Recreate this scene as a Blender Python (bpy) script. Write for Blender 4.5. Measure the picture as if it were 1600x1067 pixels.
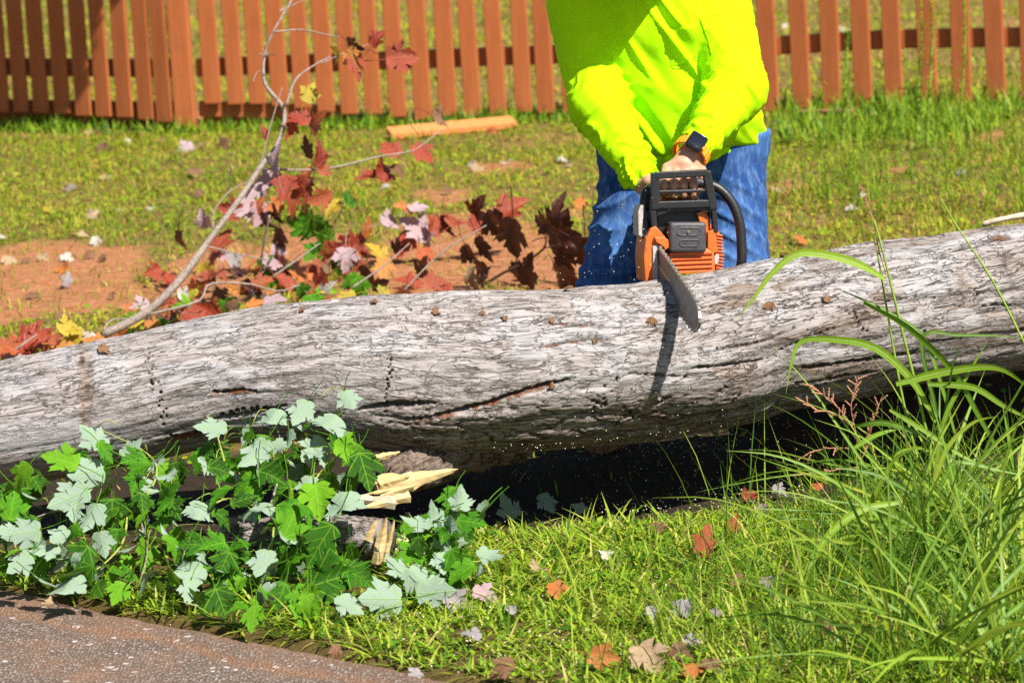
import bpy, bmesh, math, random
import numpy as np
from mathutils import Vector, Matrix
from mathutils.bvhtree import BVHTree

for o in list(bpy.data.objects):
    bpy.data.objects.remove(o)
C = bpy.context.scene.collection
sc = bpy.context.scene
random.seed(7)
RNG = np.random.default_rng(11)

# ------------------------------------------------------------------ camera
CAM_H, PITCH, ROLL, F = 2.05, math.atan(1063 / 6000), 0.058, 6000.0   # F in pixels of the 1600 px wide photograph
fwd = Vector((0, math.cos(PITCH), -math.sin(PITCH)))
r0, u0 = Vector((1, 0, 0)), Vector((0, math.sin(PITCH), math.cos(PITCH)))
cam_r = r0 * math.cos(ROLL) - u0 * math.sin(ROLL)
cam_u = r0 * math.sin(ROLL) + u0 * math.cos(ROLL)
cam_data = bpy.data.cameras.new('camera')
cam = bpy.data.objects.new('camera', cam_data)
C.objects.link(cam)
M = Matrix((cam_r, cam_u, -fwd)).transposed().to_4x4()
M.translation = (0, 0, CAM_H)
cam.matrix_world = M
cam_data.sensor_width = 36
cam_data.lens = 36 * F / 1600
cam_data.clip_start, cam_data.clip_end = 0.1, 3000
cam_data.dof.use_dof = True
cam_data.dof.focus_distance = 9.3
cam_data.dof.aperture_fstop = 7.0
sc.camera = cam

# ------------------------------------------------------------------ world, sun, exposure
SUN = Vector((0.42, -0.49, 0.77)).normalized()
wd = bpy.data.worlds.new('World')
sc.world = wd
wd.use_nodes = True
nt = wd.node_tree
sky = nt.nodes.new('ShaderNodeTexSky')
sky.sky_type = 'NISHITA'
sky.sun_disc = False
sky.sun_elevation = math.asin(SUN.z)
sky.sun_rotation = math.atan2(SUN.x, SUN.y)
bg = nt.nodes['Background']
bg.inputs[1].default_value = 0.06
nt.links.new(sky.outputs[0], bg.inputs[0])
sl = bpy.data.lights.new('sun', 'SUN')
sl.energy = 5.0
sl.angle = math.radians(0.5)
sl.color = (1.0, 0.95, 0.87)
so = bpy.data.objects.new('sun', sl)
so.rotation_euler = (-SUN).to_track_quat('-Z', 'Y').to_euler()
so.location = (3, -3, 8)
C.objects.link(so)
sc.view_settings.view_transform = 'Standard'
sc.view_settings.look = 'None'
sc.view_settings.gamma = 1
sc.view_settings.use_curve_mapping = False
sc.view_settings.exposure = 0.95
sc.cycles.use_denoising = False
sc.cycles.max_bounces = 8
sc.cycles.transparent_max_bounces = 8

# ------------------------------------------------------------------ pixel <-> world (pixels of the 1600x1067 photograph)
def ray(px, py):
    return fwd + cam_r * ((px - 800) / F) - cam_u * ((py - 533.5) / F)
def U(px, py, Y):
    d = ray(px, py)
    return Vector((0, 0, CAM_H)) + d * (Y / d.y)
_R = np.array([list(cam_r), list(cam_u), list(fwd)])
def proj(P):
    q = (np.asarray(P) - np.array([0, 0, CAM_H])) @ _R.T
    return 800 + F * q[:, 0] / q[:, 2], 533.5 - F * q[:, 1] / q[:, 2]

# ------------------------------------------------------------------ noise
def _h(ix, iy, iz, s):
    n = (ix.astype(np.int64) * 374761393 + iy.astype(np.int64) * 668265263 + iz.astype(np.int64) * 2147483647 + s * 1274126177) & 0xFFFFFFFF
    n = ((n ^ (n >> 13)) * 1274126177) & 0xFFFFFFFF
    n = ((n ^ (n >> 16)) * 2246822519) & 0xFFFFFFFF
    return ((n ^ (n >> 15)) & 0xFFFFFF) / float(0xFFFFFF)
def vnoise(x, y, z=None, s=0):
    """value noise in -1..1"""
    x, y = np.asarray(x, float), np.asarray(y, float)
    z = np.zeros_like(x) if z is None else np.asarray(z, float)
    ix, iy, iz = np.floor(x), np.floor(y), np.floor(z)
    fx, fy, fz = x - ix, y - iy, z - iz
    fx, fy, fz = [f * f * (3 - 2 * f) for f in (fx, fy, fz)]
    r = 0
    for a in (0, 1):
        for b in (0, 1):
            for c in (0, 1):
                w = (fx if a else 1 - fx) * (fy if b else 1 - fy) * (fz if c else 1 - fz)
                r = r + w * _h(ix + a, iy + b, iz + c, s)
    return r * 2 - 1
def fbm(x, y, z=None, s=0, o=4):
    r, a, f = 0, 1, 1
    for k in range(o):
        r = r + a * vnoise(np.asarray(x) * f, np.asarray(y) * f, None if z is None else np.asarray(z) * f, s + k * 17)
        a, f = a * .5, f * 2.03
    return r / 1.9
def worley(x, y, s=0):
    """F1, F2 and a per-cell random number"""
    ix, iy = np.floor(x), np.floor(y)
    f1 = np.full(x.shape, 9.); f2 = np.full(x.shape, 9.); cid = np.zeros(x.shape)
    z = np.zeros_like(x)
    for a in (-1, 0, 1):
        for b in (-1, 0, 1):
            cx, cy = ix + a, iy + b
            d = np.hypot(cx + .1 + .8 * _h(cx, cy, z, s) - x, cy + .1 + .8 * _h(cx, cy, z, s + 5) - y)
            n = d < f1
            f2 = np.where(n, f1, np.minimum(f2, d))
            cid = np.where(n, _h(cx, cy, z, s + 9), cid)
            f1 = np.where(n, d, f1)
    return f1, f2, cid
def sstep(a, b, x):
    t = np.clip((x - a) / (b - a), 0, 1)
    return t * t * (3 - 2 * t)

# ------------------------------------------------------------------ objects
def tag(o, label=None, cat=None, group=None, kind=None):
    for k, v in (('label', label), ('category', cat), ('group', group), ('kind', kind)):
        if v: o[k] = v
    return o
def link(name, me, mat=None, parent=None, loc=None):
    o = bpy.data.objects.new(name, me)
    C.objects.link(o)
    if mat is not None and me is not None and not me.materials:
        for m in (mat if isinstance(mat, (list, tuple)) else [mat]):
            me.materials.append(m)
    if parent is not None: o.parent = parent
    if loc is not None: o.location = loc
    return o
def thing(name, label, cat, loc=(0, 0, 0), group=None):
    o = bpy.data.objects.new(name, None)
    o.empty_display_size = .05
    C.objects.link(o)
    o.location = loc
    return tag(o, label, cat, group)
def np_mesh(name, V, faces, attrs=None, smooth=True):
    """faces: list of integer arrays (n,k)"""
    me = bpy.data.meshes.new(name)
    V = np.asarray(V, np.float32)
    me.vertices.add(len(V)); me.vertices.foreach_set('co', V.ravel())
    faces = [np.asarray(f, np.int32) for f in faces if len(f)]
    nl = sum(f.size for f in faces); npg = sum(len(f) for f in faces)
    me.loops.add(nl); me.polygons.add(npg)
    me.loops.foreach_set('vertex_index', np.concatenate([f.ravel() for f in faces]))
    tot = np.concatenate([np.full(len(f), f.shape[1], np.int32) for f in faces])
    st = np.concatenate([[0], np.cumsum(tot)[:-1]]).astype(np.int32)
    me.polygons.foreach_set('loop_start', st)
    me.polygons.foreach_set('use_smooth', np.full(npg, smooth, bool))
    me.update(calc_edges=True)
    for k, a in (attrs or {}).items():
        at = me.attributes.new(k, 'FLOAT', 'POINT')
        at.data.foreach_set('value', np.asarray(a, np.float32).ravel())
    return me
def grid_faces(nu, nv, wrap=False):
    i = np.arange(nu - 1)[:, None]; j = np.arange(nv if wrap else nv - 1)[None, :]
    j2 = (j + 1) % nv
    return np.stack([i * nv + j, (i + 1) * nv + j, (i + 1) * nv + j2, i * nv + j2], -1).reshape(-1, 4)
def bm_mesh(name, bm, smooth=False):
    me = bpy.data.meshes.new(name)
    bm.normal_update()
    bm.to_mesh(me); bm.free()
    if smooth:
        me.polygons.foreach_set('use_smooth', [True] * len(me.polygons))
    return me
def catmull(pts, n):
    P = np.array([list(p) for p in pts], float)
    if len(P) < 3: 
        t = np.linspace(0, 1, n)[:, None]
        return P[0] * (1 - t) + P[-1] * t
    P = np.vstack([2 * P[0] - P[1], P, 2 * P[-1] - P[-2]])
    m = len(P) - 3
    out = []
    for u in np.linspace(0, m - 1e-6, n):
        k = int(u); t = u - k
        a, b, c, d = P[k:k + 4]
        out.append(.5 * (2 * b + (c - a) * t + (2 * a - 5 * b + 4 * c - d) * t * t + (3 * b - a - 3 * c + d) * t ** 3))
    return np.array(out)
def tube_arrays(path, radii, k=8, lump=0., seed=0):
    P = np.asarray(path, float); n = len(P)
    R = np.broadcast_to(np.asarray(radii, float), (n,)).copy()
    T = np.gradient(P, axis=0); T /= np.linalg.norm(T, axis=1)[:, None] + 1e-12
    up = np.array([0, 0, 1.]) if abs(T[0, 2]) < .9 else np.array([1., 0, 0])
    N = np.zeros_like(P); B = np.zeros_like(P)
    nvec = np.cross(np.cross(T[0], up), T[0]); nvec /= np.linalg.norm(nvec)
    for i in range(n):
        nvec = nvec - T[i] * (nvec @ T[i]); nvec /= np.linalg.norm(nvec)
        N[i] = nvec; B[i] = np.cross(T[i], nvec)
    a = np.linspace(0, 2 * np.pi, k, endpoint=False)
    rr = R[:, None] * np.ones((n, k))
    if lump:
        ii, jj = np.meshgrid(np.arange(n), np.arange(k), indexing='ij')
        rr = rr * (1 + lump * vnoise(ii * .37, jj * .7 + seed * 3.1, None, seed))
    V = P[:, None] + N[:, None] * (np.cos(a) * rr)[..., None] + B[:, None] * (np.sin(a) * rr)[..., None]
    V = np.vstack([V.reshape(-1, 3), P[:1], P[-1:]])
    q = grid_faces(n, k, True)[:, ::-1]
    j = np.arange(k); j2 = (j + 1) % k
    t0 = np.stack([np.full(k, n * k), j, j2], -1)[:, ::-1]
    t1 = np.stack([np.full(k, n * k + 1), (n - 1) * k + j2, (n - 1) * k + j], -1)[:, ::-1]
    return V, q, np.vstack([t0, t1])
def tube(name, path, radii, k=8, smooth=True, lump=0., seed=0):
    V, q, t = tube_arrays(path, radii, k, lump, seed)
    return np_mesh(name, V, [q, t], smooth=smooth)
def join_arrays(parts):
    """[(V, [faces...]), ...] -> V, faces list"""
    Vs, fs, off = [], {}, 0
    for V, F_ in parts:
        Vs.append(V)
        for f in F_:
            if len(f): fs.setdefault(np.asarray(f).shape[1], []).append(np.asarray(f) + off)
        off += len(V)
    return np.vstack(Vs), [np.vstack(v) for v in fs.values()]
def bm_box(bm, lo, hi, bevel=0., seg=2, mat=None):
    r = bmesh.ops.create_cube(bm, size=1)
    vs = r['verts']
    for v in vs:
        v.co = Vector([lo[i] + (v.co[i] + .5) * (hi[i] - lo[i]) for i in range(3)])
    if bevel:
        es = list({e for v in vs for e in v.link_edges})
        r = bmesh.ops.bevel(bm, geom=es, offset=bevel, segments=seg, affect='EDGES', profile=.6)
        vs = list({v for f in r['faces'] for v in f.verts} | {v for v in vs if v.is_valid})
    if mat is not None:
        bmesh.ops.transform(bm, matrix=mat, verts=[v for v in vs if v.is_valid])
def bm_prism(bm, pts, z0, z1, bevel=0.):
    """polygon (x,y) extruded along z"""
    a = [bm.verts.new((x, y, z0)) for x, y in pts]
    b = [bm.verts.new((x, y, z1)) for x, y in pts]
    n = len(pts)
    fs = [bm.faces.new(a[::-1]), bm.faces.new(b)]
    for i in range(n):
        fs.append(bm.faces.new((a[i], a[(i + 1) % n], b[(i + 1) % n], b[i])))
    if bevel:
        es = list({e for f in fs[:2] for e in f.edges})
        bmesh.ops.bevel(bm, geom=es, offset=bevel, segments=2, affect='EDGES', profile=.6)

# ------------------------------------------------------------------ materials
def lin(r, g, b):
    f = lambda c: (c / 255) / 12.92 if c / 255 <= .04045 else ((c / 255 + .055) / 1.055) ** 2.4
    return (f(r), f(g), f(b))
class Mat:
    def __init__(s, name, rough=.8, spec=.3):
        s.m = bpy.data.materials.new(name); s.m.use_nodes = True
        s.t = s.m.node_tree; s.N = s.t.nodes; s.L = s.t.links
        s.b = s.N['Principled BSDF']; s.out = s.N['Material Output']
        s.b.inputs['Roughness'].default_value = rough
        s.b.inputs['Specular IOR Level'].default_value = spec
    def n(s, typ, **kw):
        nd = s.N.new(typ)
        for k, v in kw.items(): setattr(nd, k, v)
        return nd
    def put(s, sock, v):
        if hasattr(v, 'links') or isinstance(v, bpy.types.NodeSocket): s.L.new(v, sock)
        elif isinstance(v, (tuple, list)) and len(v) == 3 and sock.type == 'RGBA': sock.default_value = (*v, 1)
        else: sock.default_value = v
    def coord(s, which='Object', scale=(1, 1, 1), rot=(0, 0, 0)):
        tc = s.n('ShaderNodeTexCoord'); mp = s.n('ShaderNodeMapping')
        mp.inputs['Scale'].default_value = scale; mp.inputs['Rotation'].default_value = rot
        s.L.new(tc.outputs[which], mp.inputs['Vector'])
        return mp.outputs[0]
    def pos(s, scale=(1, 1, 1)):
        g = s.n('ShaderNodeNewGeometry'); mp = s.n('ShaderNodeMapping')
        mp.inputs['Scale'].default_value = scale
        s.L.new(g.outputs['Position'], mp.inputs['Vector'])
        return mp.outputs[0]
    def noise(s, scale, detail=4, rough=.6, vec=None, dist=0.):
        nd = s.n('ShaderNodeTexNoise')
        nd.inputs['Scale'].default_value = scale; nd.inputs['Detail'].default_value = detail
        nd.inputs['Roughness'].default_value = rough; nd.inputs['Distortion'].default_value = dist
        if vec is not None: s.L.new(vec, nd.inputs['Vector'])
        return nd.outputs['Fac']
    def vor(s, scale, vec=None, feature='F1', out='Distance'):
        nd = s.n('ShaderNodeTexVoronoi', feature=feature)
        nd.inputs['Scale'].default_value = scale
        if vec is not None: s.L.new(vec, nd.inputs['Vector'])
        return nd.outputs[out]
    def ramp(s, fac, stops):
        r = s.n('ShaderNodeValToRGB')
        e = r.color_ramp.elements
        while len(e) < len(stops): e.new(.5)
        for el, (p, c) in zip(e, stops):
            el.position = p; el.color = (*c, 1) if len(c) == 3 else c
        s.L.new(fac, r.inputs[0])
        return r.outputs[0]
    def rng(s, v, a, b, c=0., d=1.):
        r = s.n('ShaderNodeMapRange')
        s.put(r.inputs[0], v)
        for i, x in enumerate((a, b, c, d)): r.inputs[i + 1].default_value = x
        return r.outputs[0]
    def math(s, op, a, b=0.):
        m = s.n('ShaderNodeMath', operation=op)
        s.put(m.inputs[0], a); s.put(m.inputs[1], b)
        return m.outputs[0]
    def mix(s, fac, a, b, mode='MIX'):
        m = s.n('ShaderNodeMix', data_type='RGBA', blend_type=mode)
        s.put(m.inputs[0], fac); s.put(m.inputs[6], a); s.put(m.inputs[7], b)
        return m.outputs[2]
    def attr(s, name):
        a = s.n('ShaderNodeAttribute'); a.attribute_name = name
        return a.outputs['Fac']
    def rand(s):
        return s.n('ShaderNodeObjectInfo').outputs['Random']
    def color(s, v): s.put(s.b.inputs['Base Color'], v); s._c = v
    def bump(s, h, strength=.5, dist=.01):
        bn = s.n('ShaderNodeBump')
        bn.inputs['Strength'].default_value = strength; bn.inputs['Distance'].default_value = dist
        s.L.new(h, bn.inputs['Height']); s.L.new(bn.outputs[0], s.b.inputs['Normal'])
    def translucent(s, col, fac=.3):
        t = s.n('ShaderNodeBsdfTranslucent'); mx = s.n('ShaderNodeMixShader')
        s.put(t.inputs[0], col); s.put(mx.inputs[0], fac)
        s.L.new(s.b.outputs[0], mx.inputs[1]); s.L.new(t.outputs[0], mx.inputs[2])
        s.L.new(mx.outputs[0], s.out.inputs[0])
def plain(name, col, rough=.7, var=.25, scale=60., spec=.3, bump=.0, metallic=0.):
    m = Mat(name, rough, spec)
    nz = m.noise(scale, 5, .65, m.coord())
    c2 = tuple(min(1, c * (1 + var)) for c in col); c1 = tuple(c * (1 - var) for c in col)
    m.color(m.ramp(nz, [(.3, c1), (.7, c2)]))
    m.b.inputs['Metallic'].default_value = metallic
    if bump: m.bump(nz, bump, .004)
    return m.m
# ------------------------------------------------------------------ terrain
RA, RB = np.array([-1.16, 8.68]), np.array([-0.233, 7.755])      # two points of the road edge
RD = (RB - RA) / np.linalg.norm(RB - RA)
RN = np.array([RD[1], -RD[0]])                                   # towards the road
if RN @ (np.array([-3, 5]) - RA) < 0: RN = -RN
def road_dist(x, y):
    """> 0 on the road side of the edge"""
    return (x - RA[0]) * RN[0] + (y - RA[1]) * RN[1] + .02 * vnoise(x * 3.1, y * 3.1, None, 3) + .012 * vnoise(x * 11, y * 11, None, 4)
def terrain(x, y):
    x, y = np.asarray(x, float), np.asarray(y, float)
    rise = .03 * sstep(.2, 2.2, x) * sstep(10.5, 15, y)
    rise = rise - .075 * sstep(.42, .12, np.abs(y - 9.33 - .12 * np.clip(x, 0, 2))) * sstep(-.9, -.3, x)  # dip shaped to bring the trunk's shadow nearer the camera
    rise = rise + .15 * np.exp(-((y - 9.80 - .1 * np.clip(x, 0, 2)) / .16) ** 2) * sstep(.55, .8, x)  # low bank added in the trunk's shade to hide sunlit lawn beyond
    b = .02 * fbm(x * .9, y * .9, None, 21, 3) + .006 * vnoise(x * 7, y * 7, None, 22)
    far = sstep(12, 60, np.hypot(x, y - 12))
    b = b + far * .5 * fbm(x * .03, y * .03, None, 25, 3)
    rd = road_dist(x, y)
    return rise + b * (1 - sstep(-.25, 0, rd)) - .05 * sstep(-.02, .05, rd)
def Gv(px, py):
    px, py = np.asarray(px, float), np.asarray(py, float)
    d = np.array(fwd) + np.outer((px - 800) / F, np.array(cam_r)) - np.outer((py - 533.5) / F, np.array(cam_u))
    z = np.zeros(len(px))
    for _ in range(7):
        t = (z - CAM_H) / d[:, 2]; z = terrain(d[:, 0] * t, d[:, 1] * t)
    return np.stack([d[:, 0] * t, d[:, 1] * t, z], -1)
def G(px, py):
    """where the ground shows at that pixel"""
    d = ray(px, py); z = 0.
    for _ in range(7):
        t = (z - CAM_H) / d.z
        x, y = d.x * t, d.y * t
        z = float(terrain(np.array([x]), np.array([y]))[0])
    return Vector((x, y, z))
def ell(px, py, rx, ry):
    c = G(px, py); a = G(px + rx, py); b = G(px, py - ry)
    return (c.x, c.y, max(.05, a.x - c.x), max(.05, b.y - c.y))
CLAY = [ell(60, 430, 170, 55), ell(190, 470, 130, 40), ell(10, 500, 60, 20), ell(330, 440, 90, 60), ell(800, 400, 150, 60), ell(870, 440, 80, 40), ell(640, 430, 150, 70),
        ell(740, 350, 110, 25), ell(1240, 290, 50, 14), ell(1390, 275, 60, 10), ell(300, 190, 30, 10), ell(780, 268, 70, 10), ell(470, 400, 100, 60),
        ell(690, 305, 60, 10), ell(905, 335, 20, 10), ell(1540, 210, 40, 8), ell(300, 176, 40, 8), ell(1250, 292, 40, 8)]
def clay(x, y):
    wx = x + .12 * fbm(x * 5, y * 2.5, None, 31, 3); wy = y + .4 * fbm(x * 4, y * 2, None, 37, 3)
    m = np.zeros_like(x)
    for cx, cy, rx, ry in CLAY:
        m = np.maximum(m, 1 - np.hypot((wx - cx) / rx, (wy - cy) / ry))
    sp = sstep(.28, .5, fbm(x * 2.2, y * 1.1, None, 41, 3)) * (y > 9.8) * .35
    return np.maximum(sstep(-.05, .25, m), sp)
def axis(lo, hi, step, out, grow=1.35):
    a = list(np.arange(lo, hi, step)); s = step
    while a[-1] < out: s *= grow; a.append(a[-1] + s)
    s = step
    while a[0] > -out: s *= grow; a.insert(0, a[0] - s)
    return np.array(a)
gx = axis(-3, 3, .03, 900); gy = axis(6.5, 24, .035, 900)
GX, GY = np.meshgrid(gx, gy, indexing='ij')
GZ = terrain(GX, GY) + .006 * fbm(GX * 18, GY * 18, None, 45, 3) * (np.abs(GX) < 4) * (1 - sstep(-.1, 0, road_dist(GX, GY)))
shade_band = sstep(.60, .36, np.abs(GY - 9.62 - .12 * np.clip(GX, 0, 2)) + .08 * fbm(GX * 5, GY * 5, None, 47, 3)) * sstep(-2.4, -1.6, GX)  # mask of the shade under and behind the trunk, painted into the soil
gm = Mat('soil', .95, .1)
pp = gm.pos()
n1 = gm.noise(9, 6, .65, pp); n2 = gm.noise(140, 4, .7, pp); n3 = gm.noise(35, 5, .6, pp)
claycol = gm.mix(gm.rng(n3, .3, .7), (.26, .095, .038), (.47, .22, .105))
claycol = gm.mix(gm.rng(n2, .5, .75, 0, .5), claycol, (.22, .07, .03))
turf = gm.mix(gm.rng(n1, .35, .65), (.12, .10, .03), (.26, .14, .05))
turf = gm.mix(gm.rng(n3, .45, .75), turf, (.12, .15, .02))
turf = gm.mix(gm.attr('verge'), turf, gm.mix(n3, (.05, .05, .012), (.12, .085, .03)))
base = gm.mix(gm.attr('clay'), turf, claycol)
base = gm.mix(gm.attr('shade_band'), base, gm.mix(n3, (.022, .015, .010), (.05, .034, .022)))  # near-black soil colour stands in for the trunk's shade
gm.color(base)
gm.bump(gm.math('ADD', n2, n3), .7, .012)
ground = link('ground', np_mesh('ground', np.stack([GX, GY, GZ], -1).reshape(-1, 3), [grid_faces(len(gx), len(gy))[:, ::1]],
              {'clay': clay(GX, GY), 'shade_band': shade_band, 'verge': sstep(9.6, 9.3, GY)}), gm.m)
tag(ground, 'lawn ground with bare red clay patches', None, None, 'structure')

# ------------------------------------------------------------------ road: sheet with a crumbling edge
ru = np.concatenate([np.linspace(-30, -2.2, 30), np.linspace(-2, 3, 300), np.linspace(3.3, 30, 30)])
rv = np.concatenate([[-.02], np.linspace(0, .9, 60), np.linspace(1, 9, 20)])
RU, RV = np.meshgrid(ru, rv, indexing='ij')
edge = .035 * fbm(RU * 2.5, RU * 0 + 1.3, None, 51, 4) + .012 * fbm(RU * 14, RU * 0 + 4, None, 57, 3)
fall = np.exp(-np.clip(RV, 0, None) / .12)
RX = RA[0] + RD[0] * RU + RN[0] * (RV + edge * fall); RY = RA[1] + RD[1] * RU + RN[1] * (RV + edge * fall)
crk = np.abs(RV - .17 - .05 * fbm(RU * 3, RU * 0 + 9, None, 61, 4))
RZ = .004 + .004 * fbm(RX * 9, RY * 9, None, 63, 4) - .03 * np.exp(-np.clip(RV, 0, 1) / .035) - .008 * np.exp(-(crk / .012) ** 2)
RZ[:, 0] -= .06
rm = Mat('asphalt', .9, .25)
pp = rm.pos()
v1 = rm.vor(130, pp, 'F1', 'Color'); v2 = rm.vor(95, pp, 'F1', 'Color'); vd = rm.vor(130, pp)
sep = rm.n('ShaderNodeSeparateColor'); rm.L.new(v1, sep.inputs[0])
sep2 = rm.n('ShaderNodeSeparateColor'); rm.L.new(v2, sep2.inputs[0])
c = rm.ramp(sep.outputs[0], [(0, (.12, .095, .075)), (.45, (.22, .175, .145)), (.8, (.33, .275, .235)), (1, (.45, .40, .36))])
c = rm.mix(rm.rng(vd, .3, .6), c, (.10, .065, .045))
c = rm.mix(rm.rng(sep2.outputs[1],   .988, .991), c, (.55, .50, .47))
c = rm.mix(rm.math('MULTIPLY', rm.rng(rm.noise(5, 5, .7, pp), .45, .7), .55), c, (.25, .13, .07))
c = rm.mix(rm.attr('dirt'), c, rm.mix(rm.noise(60, 4, .6, pp), (.16, .075, .035), (.33, .17, .09)))
rm.color(c)
rm.bump(rm.math('ADD', rm.rng(vd, 0, .6, 1, 0), sep.outputs[0]), .8, .006)
dirt = np.exp(-np.clip(RV, 0, 9) / .05) * .8 + .5 * np.exp(-(crk / .025) ** 2) * (RV < .5)
road = link('road', np_mesh('road', np.stack([RX, RY, RZ], -1).reshape(-1, 3), [grid_faces(len(ru), len(rv))], {'dirt': np.clip(dirt, 0, 1)}), rm.m)
tag(road, None, None, None, 'structure')

# ------------------------------------------------------------------ fence
FPTS = np.array([[-4.2, 18.9], [-2.56, 18.25], [-1.515, 17.65], [.145, 17.3], [1.09, 17.0], [2.15, 16.55], [3.6, 15.9]])
def fence_at(px, off=0.):
    """point of the fence line seen at column px"""
    k = (px + 24 - 800) / F
    best = None
    for a, b in zip(FPTS[:-1], FPTS[1:]):
        den = (b[0] - a[0]) - k * (b[1] - a[1])
        t = (k * a[1] - a[0]) / den
        if -.001 <= t <= 1.001:
            best = a + (b - a) * t; ang = math.atan2(b[1] - a[1], b[0] - a[0])
    nrm = np.array([math.sin(ang), -math.cos(ang)])
    return best + nrm * off, ang
wood = Mat('orange_stain', .75, .25)
cc = wood.coord('Object', (1, 1, .06))
rnd = wood.rand()
nz = wood.noise(60, 5, .6, cc); ns = wood.noise(7, 4, .7, wood.pos()); nk = wood.noise(38, 2, .5, wood.pos())
wc = wood.mix(wood.rng(nz, .3, .7), (.31, .082, .022), (.41, .125, .038))
wc = wood.mix(wood.rng(ns, .55, .8, 0, .5), wc, (.22, .06, .02))
wc = wood.mix(wood.math('MULTIPLY', rnd, .35), wc, (.38, .10, .03))
wc = wood.mix(wood.rng(nk, .74, .77, 0, .7), wc, (.09, .04, .02))
wood.color(wc); wood.bump(nz, .3, .003)
WOOD = wood.m
fence = thing('picket_fence', 'orange-brown wooden picket fence along the back of the lawn', 'fence', (*fence_at(800)[0], 0))
FO = fence.location.copy()
def board_at(name, p, ang, w, th, z0, z1, lean=0., bev=.004, mat=WOOD):
    bm = bmesh.new()
    bm_box(bm, (-w / 2, -th / 2, 0), (w / 2, th / 2, z1 - z0), bev, 1)
    o = link(name, bm_mesh(name, bm), mat, fence)
    o.matrix_basis = Matrix.Translation(Vector((p[0], p[1], z0)) - FO) @ Matrix.Rotation(ang, 4, 'Z') @ Matrix.Rotation(lean, 4, 'Y')
    return o
LEFTP = [-28, 2, 33, 64, 97, 130, 161, 194, 227, 256]
MIDP = [331, 367, 401, 436, 471, 507, 543, 581, 619, 658, 697, 736, 776, 816, 852, 892, 932, 972, 1012, 1050, 1090, 1128, 1165]
RIGHTP = [1204, 1254, 1301, 1351, 1399, 1453, 1506, 1560, 1614]
def gz(p): return float(terrain(np.array([p[0]]), np.array([p[1]]))[0])
def ztop(p): return gz(p) + .98
r_ = random.Random(3)
def px_shift(px, p, h):       # column where the picket stands at its foot, from the column read half-way up
    return px
for grp, w, lift in ((LEFTP, .086, .12), (MIDP, .079, .03), (RIGHTP, .083, .01)):
    for px in grp:
        p, ang = fence_at(px + 1, .022)
        lo = lift
        if grp is MIDP: lo = .03 + .10 * max(0, (640 - px) / 320)
        if grp is LEFTP: lo = .05 + .035 * (256 - px) / 256
        board_at('picket', p, ang, w * r_.uniform(.97, 1.03), .019, gz(p) + lo + r_.uniform(-.006, .006), ztop(p) + r_.uniform(-.006, .006), r_.uniform(-.008, .008))
p, ang = fence_at(287, .02); board_at('post', p, ang, .098, .05, gz(p) - .1, gz(p) + 1.05, 0, .006)
for px in (1040, -35):
    p, ang = fence_at(px, -.075); board_at('post', p, ang, .09, .09, gz(p) - .1, gz(p) + .95, 0, .006)
def rail(name, pxa, pxb, za, zb, off, h, th):
    (a, aa), (b, _) = fence_at(pxa, off), fence_at(pxb, off)
    A = Vector((a[0], a[1], gz(a) + za)); B = Vector((b[0], b[1], gz(b) + zb))
    L = (B - A).length
    bm = bmesh.new(); bm_box(bm, (0, -th / 2, -h / 2), (L, th / 2, h / 2), .004, 1)
    o = link(name, bm_mesh(name, bm), WOOD, fence)
    x = (B - A).normalized(); y = Vector((0, 0, 1)).cross(x).normalized(); z = x.cross(y)
    o.matrix_basis = Matrix.Translation(A - FO) @ Matrix((x, y, z)).transposed().to_4x4()
RZ_ = .29
for (a, b) in ((-70, 268), (306, 800), (800, 1115), (1115, 1400), (1400, 1680)):
    rail('rail', a, b, RZ_, RZ_, -.022, .083, .038)
    rail('rail', a, b, .82, .82, -.022, .083, .038)
rail('rail', -70, 268, .10, .10, -.022, .07, .038)
rail('rail', 306, 530, .10, .06, -.022, .07, .038)
rail('kick_board', -70, 268, .035, .03, -.05, .12, .022)
rail('kick_board', 306, 380, .02, -.01, -.05, .10, .022)
# ------------------------------------------------------------------ fallen trunk
TX = np.array([-420, -150, 0, 200, 400, 560, 700, 880, 1000, 1100, 1200, 1400, 1600, 1800, 2100.])
TT = np.array([660, 600, 565, 520, 478, 460, 452, 448, 440, 425, 405, 372, 348, 326, 300.])
BX = np.array([-420, -150, 0, 100, 250, 350, 480, 600, 680, 760, 830, 920, 1000, 1100, 1200, 1300, 1400, 1600, 1800, 2100.])
BT = np.array([840, 790, 764, 750, 716, 694, 692, 704, 714, 712, 708, 701, 693, 675, 652, 632, 610, 578, 552, 515.])
def smooth_interp(x, X, Y):
    v = np.interp(x, X, Y)
    k = 25
    xp = np.pad(v, k, mode='reflect', reflect_type='odd'); ker = np.hanning(2 * k + 1); ker /= ker.sum()
    return np.convolve(xp, ker, 'valid')
dens = np.concatenate([np.linspace(-420, -30, 60, endpoint=False), np.linspace(-30, 1630, 1060, endpoint=False), np.linspace(1630, 2100, 70)])
uni = np.linspace(-420, 2100, 1261)
topv, botv = np.interp(dens, uni, smooth_interp(uni, TX, TT)), np.interp(dens, uni, smooth_interp(uni, BX, BT))
YL = np.interp(dens, [-420, 0, 800, 1600, 2100], [9.08, 9.14, 9.3, 9.62, 9.75])
AX = np.array([list(U(p, (t + b) / 2, y)) for p, t, b, y in zip(dens, topv, botv, YL)])
RADI = (botv - topv) / 2 / (F / YL) * .985
tang = np.gradient(AX, axis=0); tang /= np.linalg.norm(tang, axis=1)[:, None]
FRT = np.cross(tang, np.array([0, 0, 1.])); FRT /= np.linalg.norm(FRT, axis=1)[:, None]     # towards the camera
UPV = np.cross(FRT, tang)
NTH = 330
th = np.linspace(0, 2 * np.pi, NTH, endpoint=False) + np.pi                                  # seam at the back
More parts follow.
